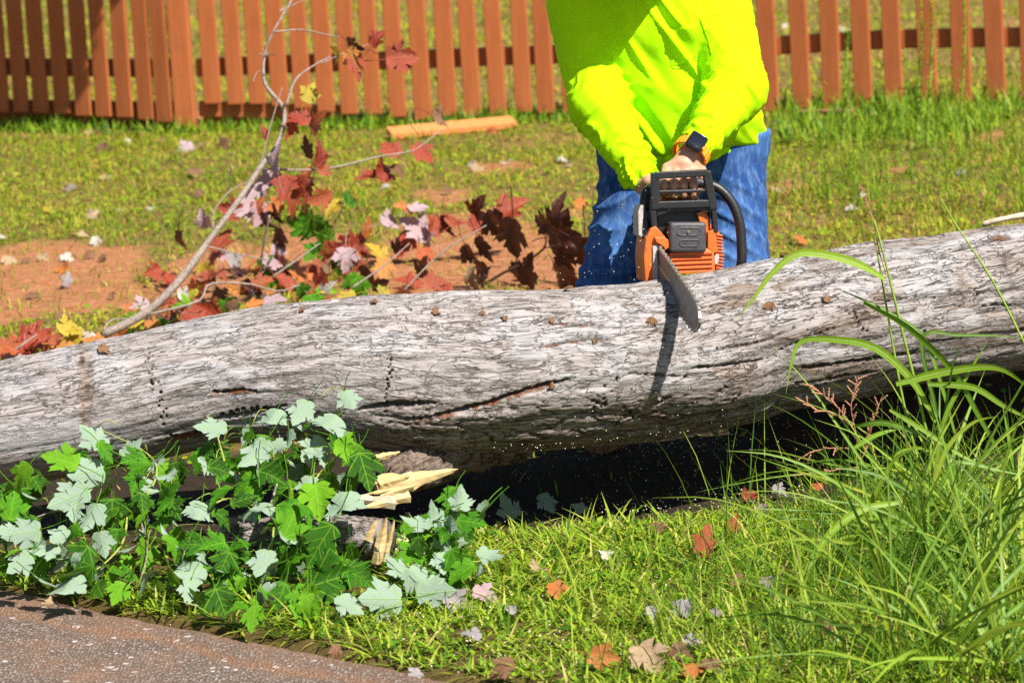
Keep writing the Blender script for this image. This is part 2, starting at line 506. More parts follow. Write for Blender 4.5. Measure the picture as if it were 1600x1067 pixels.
arc = np.concatenate([[0], np.cumsum(np.linalg.norm(np.diff(AX, axis=0), axis=1))])
UU = np.repeat(arc[:, None], NTH, 1); TH = np.repeat(th[None], len(arc), 0)
R0 = np.repeat(RADI[:, None], NTH, 1)
cosT, sinT = np.cos(TH), np.sin(TH)
VV = (TH - np.pi) * .2
lump = .05 * vnoise(UU * 1.6, cosT * 1.2, sinT * 1.2, 71) + .022 * vnoise(UU * 4.5, cosT * 2.2, sinT * 2.2, 73)
lump *= np.clip(1 - np.abs(sinT) ** 6, 0, 1) * .8 + .2
Rr = R0 * (1 + lump)
P0 = AX[:, None] + FRT[:, None] * (cosT * Rr)[..., None] + UPV[:, None] * (sinT * Rr)[..., None]
PXg, PYg = proj(P0.reshape(-1, 3)); PXg = PXg.reshape(UU.shape); PYg = PYg.reshape(UU.shape)
front = (cosT > -.35)
# bark: long plates with cracks that run along the trunk
wu = UU + .05 * fbm(UU * 5, VV * 12, None, 81, 3); wv = VV + .012 * fbm(UU * 7, VV * 9, None, 83, 4)
f1, f2, cid = worley(wu / .14, wv / .021, 91)
ga, gb, cid2 = worley(wu / .055 + 9, wv / .012, 97)
eA, eB = f2 - f1, gb - ga
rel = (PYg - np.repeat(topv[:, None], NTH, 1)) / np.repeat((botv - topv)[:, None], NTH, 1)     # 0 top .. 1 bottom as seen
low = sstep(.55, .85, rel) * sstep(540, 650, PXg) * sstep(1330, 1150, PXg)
right = sstep(950, 1150, PXg)
smoothL = sstep(330, 120, PXg) * sstep(.45, .7, rel)
mA = np.clip(.42 + .9 * fbm(UU * 4, VV * 9, None, 101, 3) + .25 * right + .45 * low - .9 * smoothL, 0, 1)
mB = np.clip(.40 + 1. * fbm(UU * 5, VV * 12, None, 103, 3) + .2 * right + .4 * low - .7 * smoothL, 0, 1)
crA = (1 - sstep(.0, .06 + .05 * low, eA)) * sstep(.15, .5, mA)
crB = (1 - sstep(.0, .10, eB)) * sstep(.25, .6, mB) * .75
def iso(fu, fv, w, s):
    n = vnoise(wu * fu, wv * fv, None, s) + .35 * vnoise(wu * fu * 3.1, wv * fv * 2.3, None, s + 3)
    return 1 - sstep(w * .4, w, np.abs(n))
crack = np.clip(np.maximum(crA * low, crB * low), 0, 1)
disp = -.0055 * crA * (.25 + .9 * low) - .0022 * crB * (.3 + low)
# plates lift along one edge
st = vnoise(wu * 5, wv * 42, None, 301)
disp += .0022 * np.tanh(st * 6) * (.5 + mA)
disp += (cid - .5) * .0022 * (mA + low) + (cid2 - .5) * .0012
disp += .0016 * fbm(UU * 30, VV * 60, None, 109, 4) + .004 * fbm(UU * 6, VV * 14, None, 111, 3)
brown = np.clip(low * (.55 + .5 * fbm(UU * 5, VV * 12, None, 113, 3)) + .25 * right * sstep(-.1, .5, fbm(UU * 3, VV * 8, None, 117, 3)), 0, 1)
lich = sstep(.25, .5, fbm(UU * 3.4, VV * 8, None, 119, 4)) * (1 - low)
def blob(px, py, rx, ry, soft=.35, wob=.35, s=0):
    w = fbm(PXg / 28, PYg / 28, None, 131 + s, 3) * wob
    return (1 - sstep(1 - soft, 1 + soft, np.hypot((PXg - px) / rx, (PYg - py) / ry) + w)) * front
for (px, py, rx, ry) in ((172, 578, 34, 36), (150, 585, 20, 22), (330, 520, 50, 20), (600, 535, 60, 20), (530, 488, 60, 12), (1195, 462, 16, 14), (1215, 492, 16, 14), (1455, 445, 40, 30), (1080, 610, 55, 40),
                         (1460, 415, 35, 14), (1490, 498, 50, 16), (1110, 560, 45, 15), (945, 520, 22, 16), (70, 680, 140, 26), (20, 600, 60, 20)):
    lich = np.maximum(lich, blob(px, py, rx, ry, s=int(px)))
scar = blob(134, 610, 13, 75, .4, .5, 3)
brown = np.maximum(brown, scar * .8); disp -= .006 * scar * (.5 + .5 * vnoise(UU * 60, VV * 90, None, 141)); crack = np.maximum(crack, scar * sstep(.2, .6, vnoise(UU * 70, VV * 110, None, 143)))
red = np.zeros_like(UU)
def groove(pts, w, depth, redw=0.):
    """a split in the bark along pixel points"""
    global disp, crack, red, brown
    P = catmull([(x, y, 0) for x, y in pts], 40)[:, :2]
    d = np.full(UU.shape, 1e9)
    m = front & (PXg > P[:, 0].min() - 25) & (PXg < P[:, 0].max() + 25) & (PYg > P[:, 1].min() - 25) & (PYg < P[:, 1].max() + 25)
    q = np.stack([PXg[m], PYg[m]], -1)
    best = np.full(len(q), 1e9); sgn = np.zeros(len(q)); tt = np.zeros(len(q))
    for i, (a, b) in enumerate(zip(P[:-1], P[1:])):
        ab = b - a; t = np.clip(((q - a) @ ab) / (ab @ ab), 0, 1)
        v = q - a - t[:, None] * ab; dd = np.hypot(v[:, 0], v[:, 1])
        n = dd < best
        best = np.where(n, dd, best); sgn = np.where(n, np.sign(v[:, 1]), sgn); tt = np.where(n, (i + t) / len(P), tt)
    best = best + 1.6 * vnoise(q[:, 0] / 5, q[:, 1] / 5, None, 151)
    tp = np.sin(np.clip(tt, .02, .98) * np.pi) ** .6
    k = 1 - sstep(.5 * w * tp, 1.1 * w * tp + .8, best)
    disp[m] -= depth * k; crack[m] = np.maximum(crack[m], k)
    if redw:
        kr = (1 - sstep(.5 * redw, redw, np.abs(best - w * .9))) * (sgn > 0) * tp
        red[m] = np.maximum(red[m], kr * (vnoise(q[:, 0] / 14, q[:, 1] / 6, None, 153) > -.2)); 
groove([(632, 652), (690, 645), (760, 628), (840, 604), (890, 592)], 3.4, .016, 3.)
groove([(560, 640), (600, 632), (640, 630), (680, 628)], 5.0, .012)
groove([(320, 611), (350, 612), (380, 609), (400, 611)], 2.2, .01, 3.5)
groove([(245, 690), (290, 680), (340, 672)], 3, .01, 2.0)
groove([(330, 655), (370, 650), (410, 642), (450, 632)], 3, .012)
groove([(830, 545), (870, 536), (920, 528), (960, 530)], 2.0, .006, 2.)
groove([(1070, 574), (1110, 572), (1150, 568), (1200, 560)], 2., .009)
groove([(980, 583), (1030, 586), (1075, 588)], 1.6, .008)
groove([(1250, 575), (1300, 568), (1360, 560), (1430, 552)], 2.2, .011)
groove([(1245, 600), (1300, 590), (1370, 580)], 1.8, .009)
groove([(1210, 452), (1260, 450), (1300, 442), (1340, 436)], 2., .008)
groove([(1120, 545), (1160, 540), (1200, 530), (1240, 512)], 1.8, .008)
groove([(1535, 478), (1560, 476), (1580, 477)], 2., .009)
groove([(880, 650), (920, 648), (950, 650)], 2.2, .009)
groove([(1020, 643), (1070, 648), (1130, 640), (1200, 630)], 2., .008)
groove([(1545, 372), (1560, 372), (1580, 372)], 4., .01, 4.)
groove([(850, 503), (880, 505), (940, 507)], 1.8, .006, 3.)
groove([(1215, 548), (1280, 520), (1360, 498), (1430, 486)], 1.8, .007)
hr = random.Random(5)
def holes(pts, n, jx, jy, r=2.2):
    global disp, crack
    P = catmull([(x, y, 0) for x, y in pts], n)
    for x, y, _ in P:
        x += hr.uniform(-jx, jx); y += hr.uniform(-jy, jy)
        k = (1 - sstep(.6, 1.25, np.hypot((PXg - x) / (r * hr.uniform(.7, 1.3)), (PYg - y) / (r * hr.uniform(.7, 1.2))))) * front
        disp = disp - .010 * k; crack = np.maximum(crack, k)
holes([(228, 540), (236, 580), (246, 610), (255, 640), (260, 680)], 26, 7, 4)
holes([(608, 553), (610, 580), (606, 605), (603, 640)], 18, 3, 2)
holes([(1325, 480), (1340, 500), (1348, 520)], 16, 9, 5)
holes([(1390, 440), (1375, 470), (1530, 455), (1440, 520)], 12, 5, 5, 2.)
holes([(960, 590), (940, 625), (930, 640)], 12, 16, 6, 2.4)
holes([(970, 640), (985, 655), (965, 665)], 14, 9, 5, 2.6)
holes([(345, 650), (400, 640), (440, 640)], 16, 5, 4, 2.6)
# burls: swellings right of the saw
def swell(px, py, rx, ry, h):
    global disp
    disp = disp + h * np.exp(-((PXg - px) / rx) ** 2 - ((PYg - py) / ry) ** 2) * front
swell(740, 650, 120, 40, .012); swell(1110, 600, 90, 40, .01); swell(1290, 520, 120, 50, .01); swell(1230, 590, 30, 50, -.012); swell(640, 690, 80, 24, .012)
Rr = Rr + disp
PL = AX[:, None] + FRT[:, None] * (cosT * Rr)[..., None] + UPV[:, None] * (sinT * Rr)[..., None]
bk = Mat('bark', .92, .12)
pp = bk.pos()
au, av = bk.attr('bu'), bk.attr('bv')
def bvec(su, sv, off=0.):
    c = bk.n('ShaderNodeCombineXYZ')
    bk.L.new(bk.math('MULTIPLY', au, su), c.inputs[0]); bk.L.new(bk.math('MULTIPLY', av, sv), c.inputs[1]); c.inputs[2].default_value = off
    return c.outputs[0]
def isoline(su, sv, off, w, det=3., dist=.25):
    n = bk.noise(1, det, .55, bvec(su, sv, off), dist)
    return bk.rng(bk.math('ABSOLUTE', bk.math('SUBTRACT', n, .5)), w * .35, w, 1, 0)
def gate(su, sv, off, a, b): return bk.rng(bk.noise(1, 2, .5, bvec(su, sv, off)), a, b)
rightm = bk.attr('rough')
i1 = bk.math('MULTIPLY', isoline(6, 34, 1.3, .016), gate(9, 16, 5.1, .36, .50))
i2 = bk.math('MULTIPLY', isoline(9, 60, 7.7, .018), gate(12, 22, 9.1, .43, .56))
i3 = bk.math('MULTIPLY', isoline(16, 95, 3.9, .022), gate(16, 30, 2.1, .47, .60))
i4 = bk.math('MULTIPLY', isoline(22, 20, 12.9, .013), gate(24, 40, 8.1, .46, .56))     # short cross cracks
lines_ = bk.math('MAXIMUM', bk.math('MAXIMUM', i1, bk.math('MULTIPLY', i2, .85)), bk.math('MAXIMUM', bk.math('MULTIPLY', i3, .65), bk.math('MULTIPLY', i4, .7)))
lines_ = bk.math('MULTIPLY', lines_, bk.rng(rightm, 0, .6, .2, 1))
plate = bk.noise(1, 5, .6, bvec(9, 46, 21.), .4)
g1 = bk.noise(1, 6, .7, bvec(14, 90, 31.), .5); g2 = bk.noise(1, 5, .7, bvec(90, 200, 41.)); g3 = bk.noise(1, 5, .65, bvec(2.6, 9, 51.), .6); g4 = bk.noise(38, 5, .7, pp)
bc = bk.mix(bk.rng(g3, .32, .68), (.215, .187, .173), (.345, .312, .30))
bc = bk.mix(bk.rng(plate, .38, .66, 0, .75), bc, (.40, .37, .358))
bc = bk.mix(bk.rng(g1, .55, .78, 0, .55), bc, (.15, .115, .095))
bc = bk.mix(bk.rng(g2, .55, .75, 0, .35), bc, (.10, .07, .053))
bc = bk.mix(bk.math('MULTIPLY', bk.rng(bk.noise(1, 5, .6, bvec(3, 8, 61.), .8), .5, .62), bk.rng(rightm, .45, .9, .15, .75)), bc, bk.mix(g1, (.10, .062, .04), (.25, .18, .13)))
bc = bk.mix(bk.math('MULTIPLY', bk.rng(bk.math('ADD', bk.attr('lichen'), bk.math('MULTIPLY', g4, .5)), .64, .80), .75), bc, bk.mix(g2, (.31, .295, .295), (.40, .385, .39)))
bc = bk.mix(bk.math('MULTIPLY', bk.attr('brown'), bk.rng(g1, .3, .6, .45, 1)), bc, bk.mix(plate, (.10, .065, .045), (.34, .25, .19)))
cr_ = bk.math('MAXIMUM', bk.math('MULTIPLY', bk.attr('crack'), .8), bk.math('MULTIPLY', lines_, .85))
bc = bk.mix(cr_, bc, (.045, .030, .021))
bc = bk.mix(bk.attr('red'), bc, (.16, .06, .03))
bk.color(bc)
hgt = bk.math('SUBTRACT', bk.math('ADD', bk.math('MULTIPLY', plate, 1.3), bk.math('ADD', bk.math('MULTIPLY', g1, .6), bk.math('MULTIPLY', g2, .3))), bk.math('MULTIPLY', lines_, 1.3))
bk.bump(hgt, .9, .007)
BARK = bk.m
tc = AX[len(AX) // 2]
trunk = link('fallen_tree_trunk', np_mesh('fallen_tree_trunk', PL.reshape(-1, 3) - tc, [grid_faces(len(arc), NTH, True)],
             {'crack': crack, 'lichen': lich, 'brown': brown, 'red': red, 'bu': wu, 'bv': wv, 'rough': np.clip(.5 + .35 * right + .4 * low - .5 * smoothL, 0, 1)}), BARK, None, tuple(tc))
tag(trunk, 'long pale grey tree trunk lying across the picture with cracked bark', 'tree trunk')
TRUNK_BVH = BVHTree.FromPolygons([Vector(v) for v in PL[::6, ::6].reshape(-1, 3)], [tuple(f) for f in grid_faces(len(PL[::6]), len(PL[0, ::6]), True)])
# cut / broken end discs, beyond the frame
rawm = Mat('raw_wood', .75, .25)
rv_ = rawm.noise(30, 6, .7, rawm.coord('Object', (.25, 1, 1)), .6)
rawm.color(rawm.ramp(rv_, [(.25, (.30, .20, .08)), (.55, (.50, .37, .17)), (.8, (.60, .49, .28))])); rawm.bump(rv_, .6, .006)
RAW = rawm.m
for k in (0, len(AX) - 1):
    ring = PL[k] - tc
    V = np.vstack([ring, ring.mean(0)[None] + (-1 if k == 0 else 1) * tang[k] * .02])
    j = np.arange(NTH); f = np.stack([np.full(NTH, NTH), j, (j + 1) % NTH], -1)
    link('cut_end', np_mesh('cut_end', V, [f if k else f[:, ::-1]]), RAW, trunk)
def surf_log(px, py):
    d = ray(px, py).normalized()
    h = TRUNK_BVH.ray_cast(Vector((0, 0, CAM_H)), d)
    return (h[0], h[1]) if h[0] is not None else (None, None)
# ------------------------------------------------------------------ grass
def blades(base, az, L, W, lean, curl, K, twist=None):
    """ribbons that bend over; returns V, quads, tris, index of blade per vertex, t per vertex"""
    n = len(base); t = np.linspace(0, 1, K + 1)
    ang = lean[:, None] + curl[:, None] * t[None]
    ds = L[:, None] / K
    mid = (ang[:, 1:] + ang[:, :-1]) / 2
    hx = np.concatenate([np.zeros((n, 1)), np.cumsum(np.sin(mid) * ds, 1)], 1)
    hz = np.concatenate([np.zeros((n, 1)), np.cumsum(np.cos(mid) * ds, 1)], 1)
    ca, sa = np.cos(az)[:, None], np.sin(az)[:, None]
    ctr = np.stack([base[:, :1] + hx * ca, base[:, 1:2] + hx * sa, base[:, 2:3] + hz], -1)
    a2 = az + np.pi / 2 + (0 if twist is None else twist)
    side = np.stack([np.cos(a2), np.sin(a2), np.zeros(n)], -1)
    w = W[:, None] / 2 * (1 - t[None] ** 2.2) * (.75 + .5 * np.sin(np.pi * np.minimum(t * 1.3, 1)))[None]
    Lf = ctr[:, :K] - side[:, None] * w[:, :K, None]; Rt = ctr[:, :K] + side[:, None] * w[:, :K, None]
    V = np.concatenate([np.stack([Lf, Rt], 2).reshape(n, 2 * K, 3), ctr[:, K:]], 1)
    nv = 2 * K + 1
    off = (np.arange(n) * nv)[:, None]
    q = [off + np.array([2 * i, 2 * i + 1, 2 * i + 3, 2 * i + 2])[None] for i in range(K - 1)]
    tr = off + np.array([2 * K - 2, 2 * K - 1, 2 * K])[None]
    tv = np.concatenate([np.repeat(t[:K], 2), [1.]])
    return V.reshape(-1, 3), (np.vstack(q) if q else np.zeros((0, 4), int)), tr, np.repeat(np.arange(n), nv), np.tile(tv, n)
def in_view(x, y, z=0., m=230):
    px, py = proj(np.stack([x, y, np.zeros_like(x) + z], -1))
    return (px > -m) & (px < 1600 + m) & (py > -m - 40) & (py < 1067 + m + 60)
def scatter(n, x0, x1, y0, y1):
    x = RNG.uniform(x0, x1, n); y = RNG.uniform(y0, y1, n)
    return x, y
def grass_mat(name, dark, mid, light, straw, tr=.35):
    m = Mat(name, .55, .25)
    t, h = m.attr('tint'), m.attr('along')
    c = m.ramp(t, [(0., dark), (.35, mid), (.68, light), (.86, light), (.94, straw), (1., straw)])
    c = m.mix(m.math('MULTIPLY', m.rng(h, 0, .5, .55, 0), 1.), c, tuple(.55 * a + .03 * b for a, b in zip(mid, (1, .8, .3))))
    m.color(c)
    m.translucent(c, tr)
    return m.m
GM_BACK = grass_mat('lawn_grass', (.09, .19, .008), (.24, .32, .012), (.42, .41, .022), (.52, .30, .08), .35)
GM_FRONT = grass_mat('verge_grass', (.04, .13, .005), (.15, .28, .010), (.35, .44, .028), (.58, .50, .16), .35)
def patchy(x, y, f=1., s=0):
    return fbm(x * 1.7 * f, y * .9 * f, None, 201 + s, 3)
# lawn behind the trunk up to the fence and on behind it
def lawn(n, x0, x1, y0, y1, Lr, Wr, K, dens_clay=.06, mat=GM_BACK, name='lawn', tint0=.42, sd=0, label=None):
    x, y = scatter(n, x0, x1, y0, y1)
    k = in_view(x, y) & (road_dist(x, y) < -.005)
    x, y = x[k], y[k]
    c = clay(x, y)
    pt = patchy(x, y, 1., sd)
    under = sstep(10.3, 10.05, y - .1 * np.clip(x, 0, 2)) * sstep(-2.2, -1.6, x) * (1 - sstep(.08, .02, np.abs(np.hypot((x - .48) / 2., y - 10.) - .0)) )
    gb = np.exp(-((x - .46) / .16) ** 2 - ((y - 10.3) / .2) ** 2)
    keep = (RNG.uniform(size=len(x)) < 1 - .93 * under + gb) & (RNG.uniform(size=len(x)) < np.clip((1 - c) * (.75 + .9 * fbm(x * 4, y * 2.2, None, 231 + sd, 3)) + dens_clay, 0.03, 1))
    x, y, pt, c = x[keep], y[keep], pt[keep], c[keep]
    m = len(x)
    z = terrain(x, y) - .003
    tuft = .75 + .7 * np.clip(fbm(x * 6, y * 4, None, 241 + sd, 2), -.6, .8)
    L = RNG.uniform(*Lr, m) * tuft; W = RNG.uniform(*Wr, m)
    V, q, t, bi, al = blades(np.stack([x, y, z], -1), RNG.uniform(0, 6.283, m), L, W, RNG.uniform(.05, 1.05, m), RNG.uniform(.1, 1.1, m), K, RNG.uniform(-.7, .7, m))
    tint = np.clip(tint0 + .40 * pt + RNG.normal(0, .22, m), 0, .9)
    tint = np.where(RNG.uniform(size=m) < .12, RNG.uniform(.9, 1, m), tint)
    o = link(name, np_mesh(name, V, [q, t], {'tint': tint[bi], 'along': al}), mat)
    return tag(o, label, None, None, 'stuff')
lawn(185000, -2.95, 2.95, 9.55, 17.6, (.02, .06), (.003, .0065), 2, .12, name='lawn_grass', label='short yellow-green lawn grass between trunk and fence')
lawn(80000, -4.2, 4.2, 17.4, 26, (.03, .07), (.006, .011), 2, name='far_grass', tint0=.5, sd=5, label='green grass beyond the picket fence')
# verge in front of the trunk
def verge(n, Lr, Wr, lean, K, name, tint0, sd, rightness=0., label=None):
    x, y = scatter(n, -1.4, 1.5, 7.3, 9.35)
    k = in_view(x, y, .05, 40) & (road_dist(x, y) < -.01 - .02 * np.abs(vnoise(x * 20, y * 20, None, 9)))
    x, y = x[k], y[k]
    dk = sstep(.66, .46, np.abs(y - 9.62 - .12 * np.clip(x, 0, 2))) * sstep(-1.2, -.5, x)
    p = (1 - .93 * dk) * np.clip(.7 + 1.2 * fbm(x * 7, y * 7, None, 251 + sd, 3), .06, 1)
    hx_, hy_ = proj(np.stack([x, y, np.zeros_like(x)], -1))
    p = p * np.where((hx_ < 620 - .25 * np.abs(hy_ - 860)) & (hy_ < 900 + 70 * sstep(60, 420, hx_)), .10, 1)
    if rightness: p = p * sstep(.3, 1.05, x + .25 * (9 - y))
    keep = RNG.uniform(size=len(x)) < p
    x, y = x[keep], y[keep]; m = len(x)
    z = terrain(x, y) - .004
    L = RNG.uniform(*Lr, m) * (.8 + .5 * fbm(x * 4, y * 4, None, 261 + sd, 2)); W = RNG.uniform(*Wr, m)
    az = RNG.uniform(0, 6.283, m) + 1.5 * vnoise(x * 3, y * 3, None, 271 + sd)
    V, q, t, bi, al = blades(np.stack([x, y, z], -1), az, L, W, RNG.uniform(*lean, m), RNG.uniform(.1, 1.2, m), K, RNG.uniform(-.6, .6, m))
    tint = np.clip(tint0 + .34 * patchy(x, y, 2, sd) + RNG.normal(0, .26, m) - .2 * sstep(.3, 1., x), 0, .88)
    tint = np.where(RNG.uniform(size=m) < .06, RNG.uniform(.9, 1, m), tint)
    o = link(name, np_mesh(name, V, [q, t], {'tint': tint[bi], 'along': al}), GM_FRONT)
    return tag(o, label, None, None, 'stuff')
verge(62000, (.03, .09), (.003, .0075), (.2, 1.5), 3, 'verge_grass', .52, 0, label='bright green grass in front of the trunk')
verge(20000, (.07, .16), (.003, .007), (.7, 1.5), 4, 'verge_grass', .62, 3, label='longer lying grass blades in front of the trunk')
verge(15000, (.12, .36), (.0016, .0034), (.05, .9), 4, 'weed_grass', .42, 6, 1., label='thin tall weed grass at the lower right')
# low broad leaves among the grass
def ground_leaves(n, x0, x1, y0, y1, sz, h, mat, name, label, cond=None):
    x, y = scatter(n, x0, x1, y0, y1)
    k = in_view(x, y) & (road_dist(x, y) < -.02)
    if cond is not None: k &= cond(x, y)
    x, y = x[k], y[k]; m = len(x)
    z = terrain(x, y) + RNG.uniform(.004, h, m)
    a = RNG.uniform(0, 6.283, m); s = RNG.uniform(*sz, m)
    e1 = np.stack([np.cos(a), np.sin(a), RNG.uniform(-.5, .5, m)], -1) * s[:, None]
    e2 = np.stack([-np.sin(a), np.cos(a), RNG.uniform(-.5, .5, m)], -1) * (s * RNG.uniform(.4, .75, m))[:, None]
    c = np.stack([x, y, z], -1)
    V = np.stack([c - e1, c - e2 * .9 - e1 * .2, c + e1 * 1.0, c + e2 * .9 - e1 * .2], 1).reshape(-1, 3)
    q = (np.arange(m) * 4)[:, None] + np.arange(4)[None]
    tint = np.clip(RNG.normal(.22, .2, m), 0, .9)
    o = link(name, np_mesh(name, V, [q], {'tint': np.repeat(tint, 4), 'along': np.full(4 * m, .9)}), mat)
    return tag(o, label, None, None, 'stuff')
ground_leaves(9000, -1.3, 1.4, 7.4, 9.2, (.005, .013), .035, GM_FRONT, 'clover', 'small broad leaves among the front grass', lambda x, y: (np.abs(y - 9.6) > .6) | (RNG.uniform(size=len(x)) < .1))
ground_leaves(31000, -2.8, 2.8, 9.8, 17.6, (.006, .017), .03, GM_BACK, 'clover', 'small broad leaves in the lawn', lambda x, y: clay(x, y) < .3 + .5 * RNG.uniform(size=len(x)) * (patchy(x, y) > 0))
# taller weeds at the foot of the fence
wx = []; 
for i in range(11000):
    px = RNG.uniform(-40, 1640); 
    pt, _ = fence_at(px, RNG.uniform(-.05, .22) if px < 1150 else RNG.uniform(-.1, 1.1) ** 1)
    wx.append(pt)
wx = np.array(wx); pxs, _p = proj(np.column_stack([wx, np.zeros(len(wx))]))
kp = RNG.uniform(size=len(wx)) < np.clip(.25 + .8 * fbm(wx[:, 0] * 3, wx[:, 1] * 3, None, 281, 3) + .5 * (pxs > 1220), 0.03, 1)
wx = wx[kp]; pxs = pxs[kp]; m = len(wx)
L = RNG.uniform(.03, .10, m) * np.where(pxs > 1220, 1.5, 1)
V, q, t, bi, al = blades(np.column_stack([wx, terrain(wx[:, 0], wx[:, 1])]), RNG.uniform(0, 6.283, m), L, RNG.uniform(.005, .012, m), RNG.uniform(0, .8, m), RNG.uniform(.1, 1, m), 3, RNG.uniform(-.7, .7, m))
tag(link('fence_weeds', np_mesh('fence_weeds', V, [q, t], {'tint': np.clip(RNG.normal(.35, .2, m), 0, .9)[bi], 'along': al}), GM_FRONT), 'green weeds along the foot of the picket fence', None, None, 'stuff')
# fine feathery weeds behind the right end of the trunk
def feather(n, pxr, pyr, hr_, name, label, seed):
    rg = np.random.default_rng(seed)
    Vs, qs, ts, ti, als = [], [], [], [], []; off = 0
    B, A, L, W, LE, CU = [], [], [], [], [], []
    for i in range(n):
        g = G(rg.uniform(*pxr), rg.uniform(*pyr)); h = rg.uniform(*hr_)
        az = rg.uniform(0, 6.28); le = rg.uniform(0, .35)
        for k in range(16):
            f = k / 16
            B.append((g.x + math.cos(az) * math.sin(le) * h * f, g.y + math.sin(az) * math.sin(le) * h * f, g.z + h * f * math.cos(le)))
            A.append(rg.uniform(0, 6.28)); L.append(rg.uniform(.03, .10) * (1.2 - f)); W.append(rg.uniform(.0018, .004)); LE.append(rg.uniform(.2, 1.0)); CU.append(rg.uniform(0, .9))
        B.append(tuple(g)); A.append(az); L.append(h); W.append(.004); LE.append(le); CU.append(0)
    V, q, t, bi, al = blades(np.array(B), np.array(A), np.array(L), np.array(W), np.array(LE), np.array(CU), 3)
    tint = np.clip(rg.normal(.45, .2, len(B)), 0, .9)
    return tag(link(name, np_mesh(name, V, [q, t], {'tint': tint[bi], 'along': al}), GM_FRONT), label, None, None, 'stuff')
feather(150, (1290, 1620), (215, 350), (.10, .34), 'feathery_weeds', 'fine feathery green weeds behind the right end of the trunk', 5)
feather(60, (1200, 1400), (240, 330), (.05, .16), 'feathery_weeds', 'low feathery weeds between the man and the fence', 6)
# ------------------------------------------------------------------ leaves
HALF = [(0, 0), (.10, -.05), (.26, -.02), (.40, .09), (.305, .19), (.47, .25), (.44, .33), (.62, .57), (.48, .545), (.43, .62), (.225, .50), (.23, .545), (.31, .70), (.20, .74), (.17, .86), (0, 1.0)]
def leaf_mesh(name, mat, seed, fold=.25, droop=.25, curl=.15, lobes=1., petiole=.7):
    """one maple leaf: three pointed lobes and two small ones, stalk included; tip along +y, upper face +z"""
    rg = random.Random(seed)
    jit = lambda: rg.uniform(-.03, .03)
    V, Fc = [(0, .36, 0), (0, .68, 0), (0, 0, 0), (0, 1.0, 0)], []
    def z(x, y):
        return fold * abs(x) * (.6 + .4 * y) - droop * (y - .25) ** 2 * (1 if y > .25 else .3) - curl * x * x * 1.6 + tw * x * y + .035 * math.sin(9 * y + ph) * abs(x) * 2
    tw, ph = rg.uniform(-.3, .3), rg.uniform(0, 6)
    for sgn in (1, -1):
        pts = []
        for i, (x, y) in enumerate(HALF):
            if i == 0: pts.append(2)
            elif i == len(HALF) - 1: pts.append(3)
            else:
                V.append((sgn * x * lobes * (1 + jit() * 2), y + jit(), 0)); pts.append(len(V) - 1)
        c = len(V); V.append((sgn * .14, .38, 0))
        ring = pts + [1, 0]
        for a, b in zip(ring, ring[1:] + ring[:1]):
            Fc.append((c, a, b) if sgn > 0 else (c, b, a))
    V = [(x, y, z(x, y)) for x, y, _ in V]
    if petiole:
        n = len(V); w = .014
        bx = rg.uniform(-.15, .15)
        for k, f in enumerate((0, .5, 1)):
            y = -petiole * f; V += [(bx * f * f - w, y, -.10 * f * f), (bx * f * f + w, y, -.10 * f * f), (bx * f * f, y, -.10 * f * f - 2 * w)]
            if k:
                a = n + 3 * (k - 1)
                for i in range(3): Fc.append((a + i, a + 3 + i, a + 3 + (i + 1) % 3, a + (i + 1) % 3))
    me = bpy.data.meshes.new(name)
    me.from_pydata(V, [], Fc)
    me.polygons.foreach_set('use_smooth', [True] * len(Fc))
    me.materials.append(mat)
    return me
def leaf_mat(name, tops, under, vein=(.3, .35, .1), tr=.3, rough=.45, spec=.4, spot=.0, veinamt=.55):
    m = Mat(name, rough, spec)
    tc = m.n('ShaderNodeTexCoord'); sp = m.n('ShaderNodeSeparateXYZ'); m.L.new(tc.outputs['Object'], sp.inputs[0])
    x = m.math('ABSOLUTE', sp.outputs[0]); y = sp.outputs[1]
    def ln(a, oy=0.):   # distance from a ray leaving (0,oy) at angle a from the midrib
        d = m.math('SUBTRACT', m.math('MULTIPLY', x, math.cos(a)), m.math('MULTIPLY', m.math('SUBTRACT', y, oy), math.sin(a)))
        return m.math('ABSOLUTE', d)
    d = m.math('MINIMUM', x, m.math('MINIMUM', ln(.80), ln(1.30)))
    for oy in (.3, .5, .68): d = m.math('MINIMUM', d, m.math('ADD', ln(.75, oy), .006))
    v = m.rng(d, .006, .020, 1, 0)
    nz = m.noise(3, 4, .6, m.coord('Object')); fine = m.noise(40, 3, .6, m.coord('Object'))
    rnd = m.rand()
    c = m.ramp(rnd, [(i / max(1, len(tops) - 1), t) for i, t in enumerate(tops)])
    c = m.mix(m.rng(nz, .35, .7, 0, .6), c, m.mix(1, c, (.55, .6, .5), 'MULTIPLY'))
    c = m.mix(m.rng(fine, .5, .8, 0, .25), c, (.3, .25, .08))
    c = m.mix(m.math('MULTIPLY', v, veinamt), c, vein)
    u = m.mix(m.rng(nz, .3, .7, 0, .5), under, tuple(k * .72 for k in under))
    u = m.mix(m.math('MULTIPLY', v, .4), u, tuple(min(1, k * 1.15) for k in vein))
    if spot:
        sv = m.rng(m.vor(7, m.coord('Object')), .02, .05, 1, 0)
        gate = m.rng(m.noise(4, 2, .5, m.coord('Object')), .55, .6)
        sv = m.math('MULTIPLY', sv, gate)
        c = m.mix(sv, c, (.03, .015, .008)); u = m.mix(sv, u, (.05, .03, .02))
    bf = m.n('ShaderNodeNewGeometry').outputs['Backfacing']
    m.color(m.mix(bf, c, u))
    m.put(m.b.inputs['Roughness'], m.rng(bf, 0, 1, rough, .75))
    m.bump(m.math('ADD', v, fine), .35, .02)
    m.translucent(m.mix(.35, c, (.5, .6, .1) if tops[0][1] > tops[0][0] else (.7, .2, .05)), tr)
    return m.m
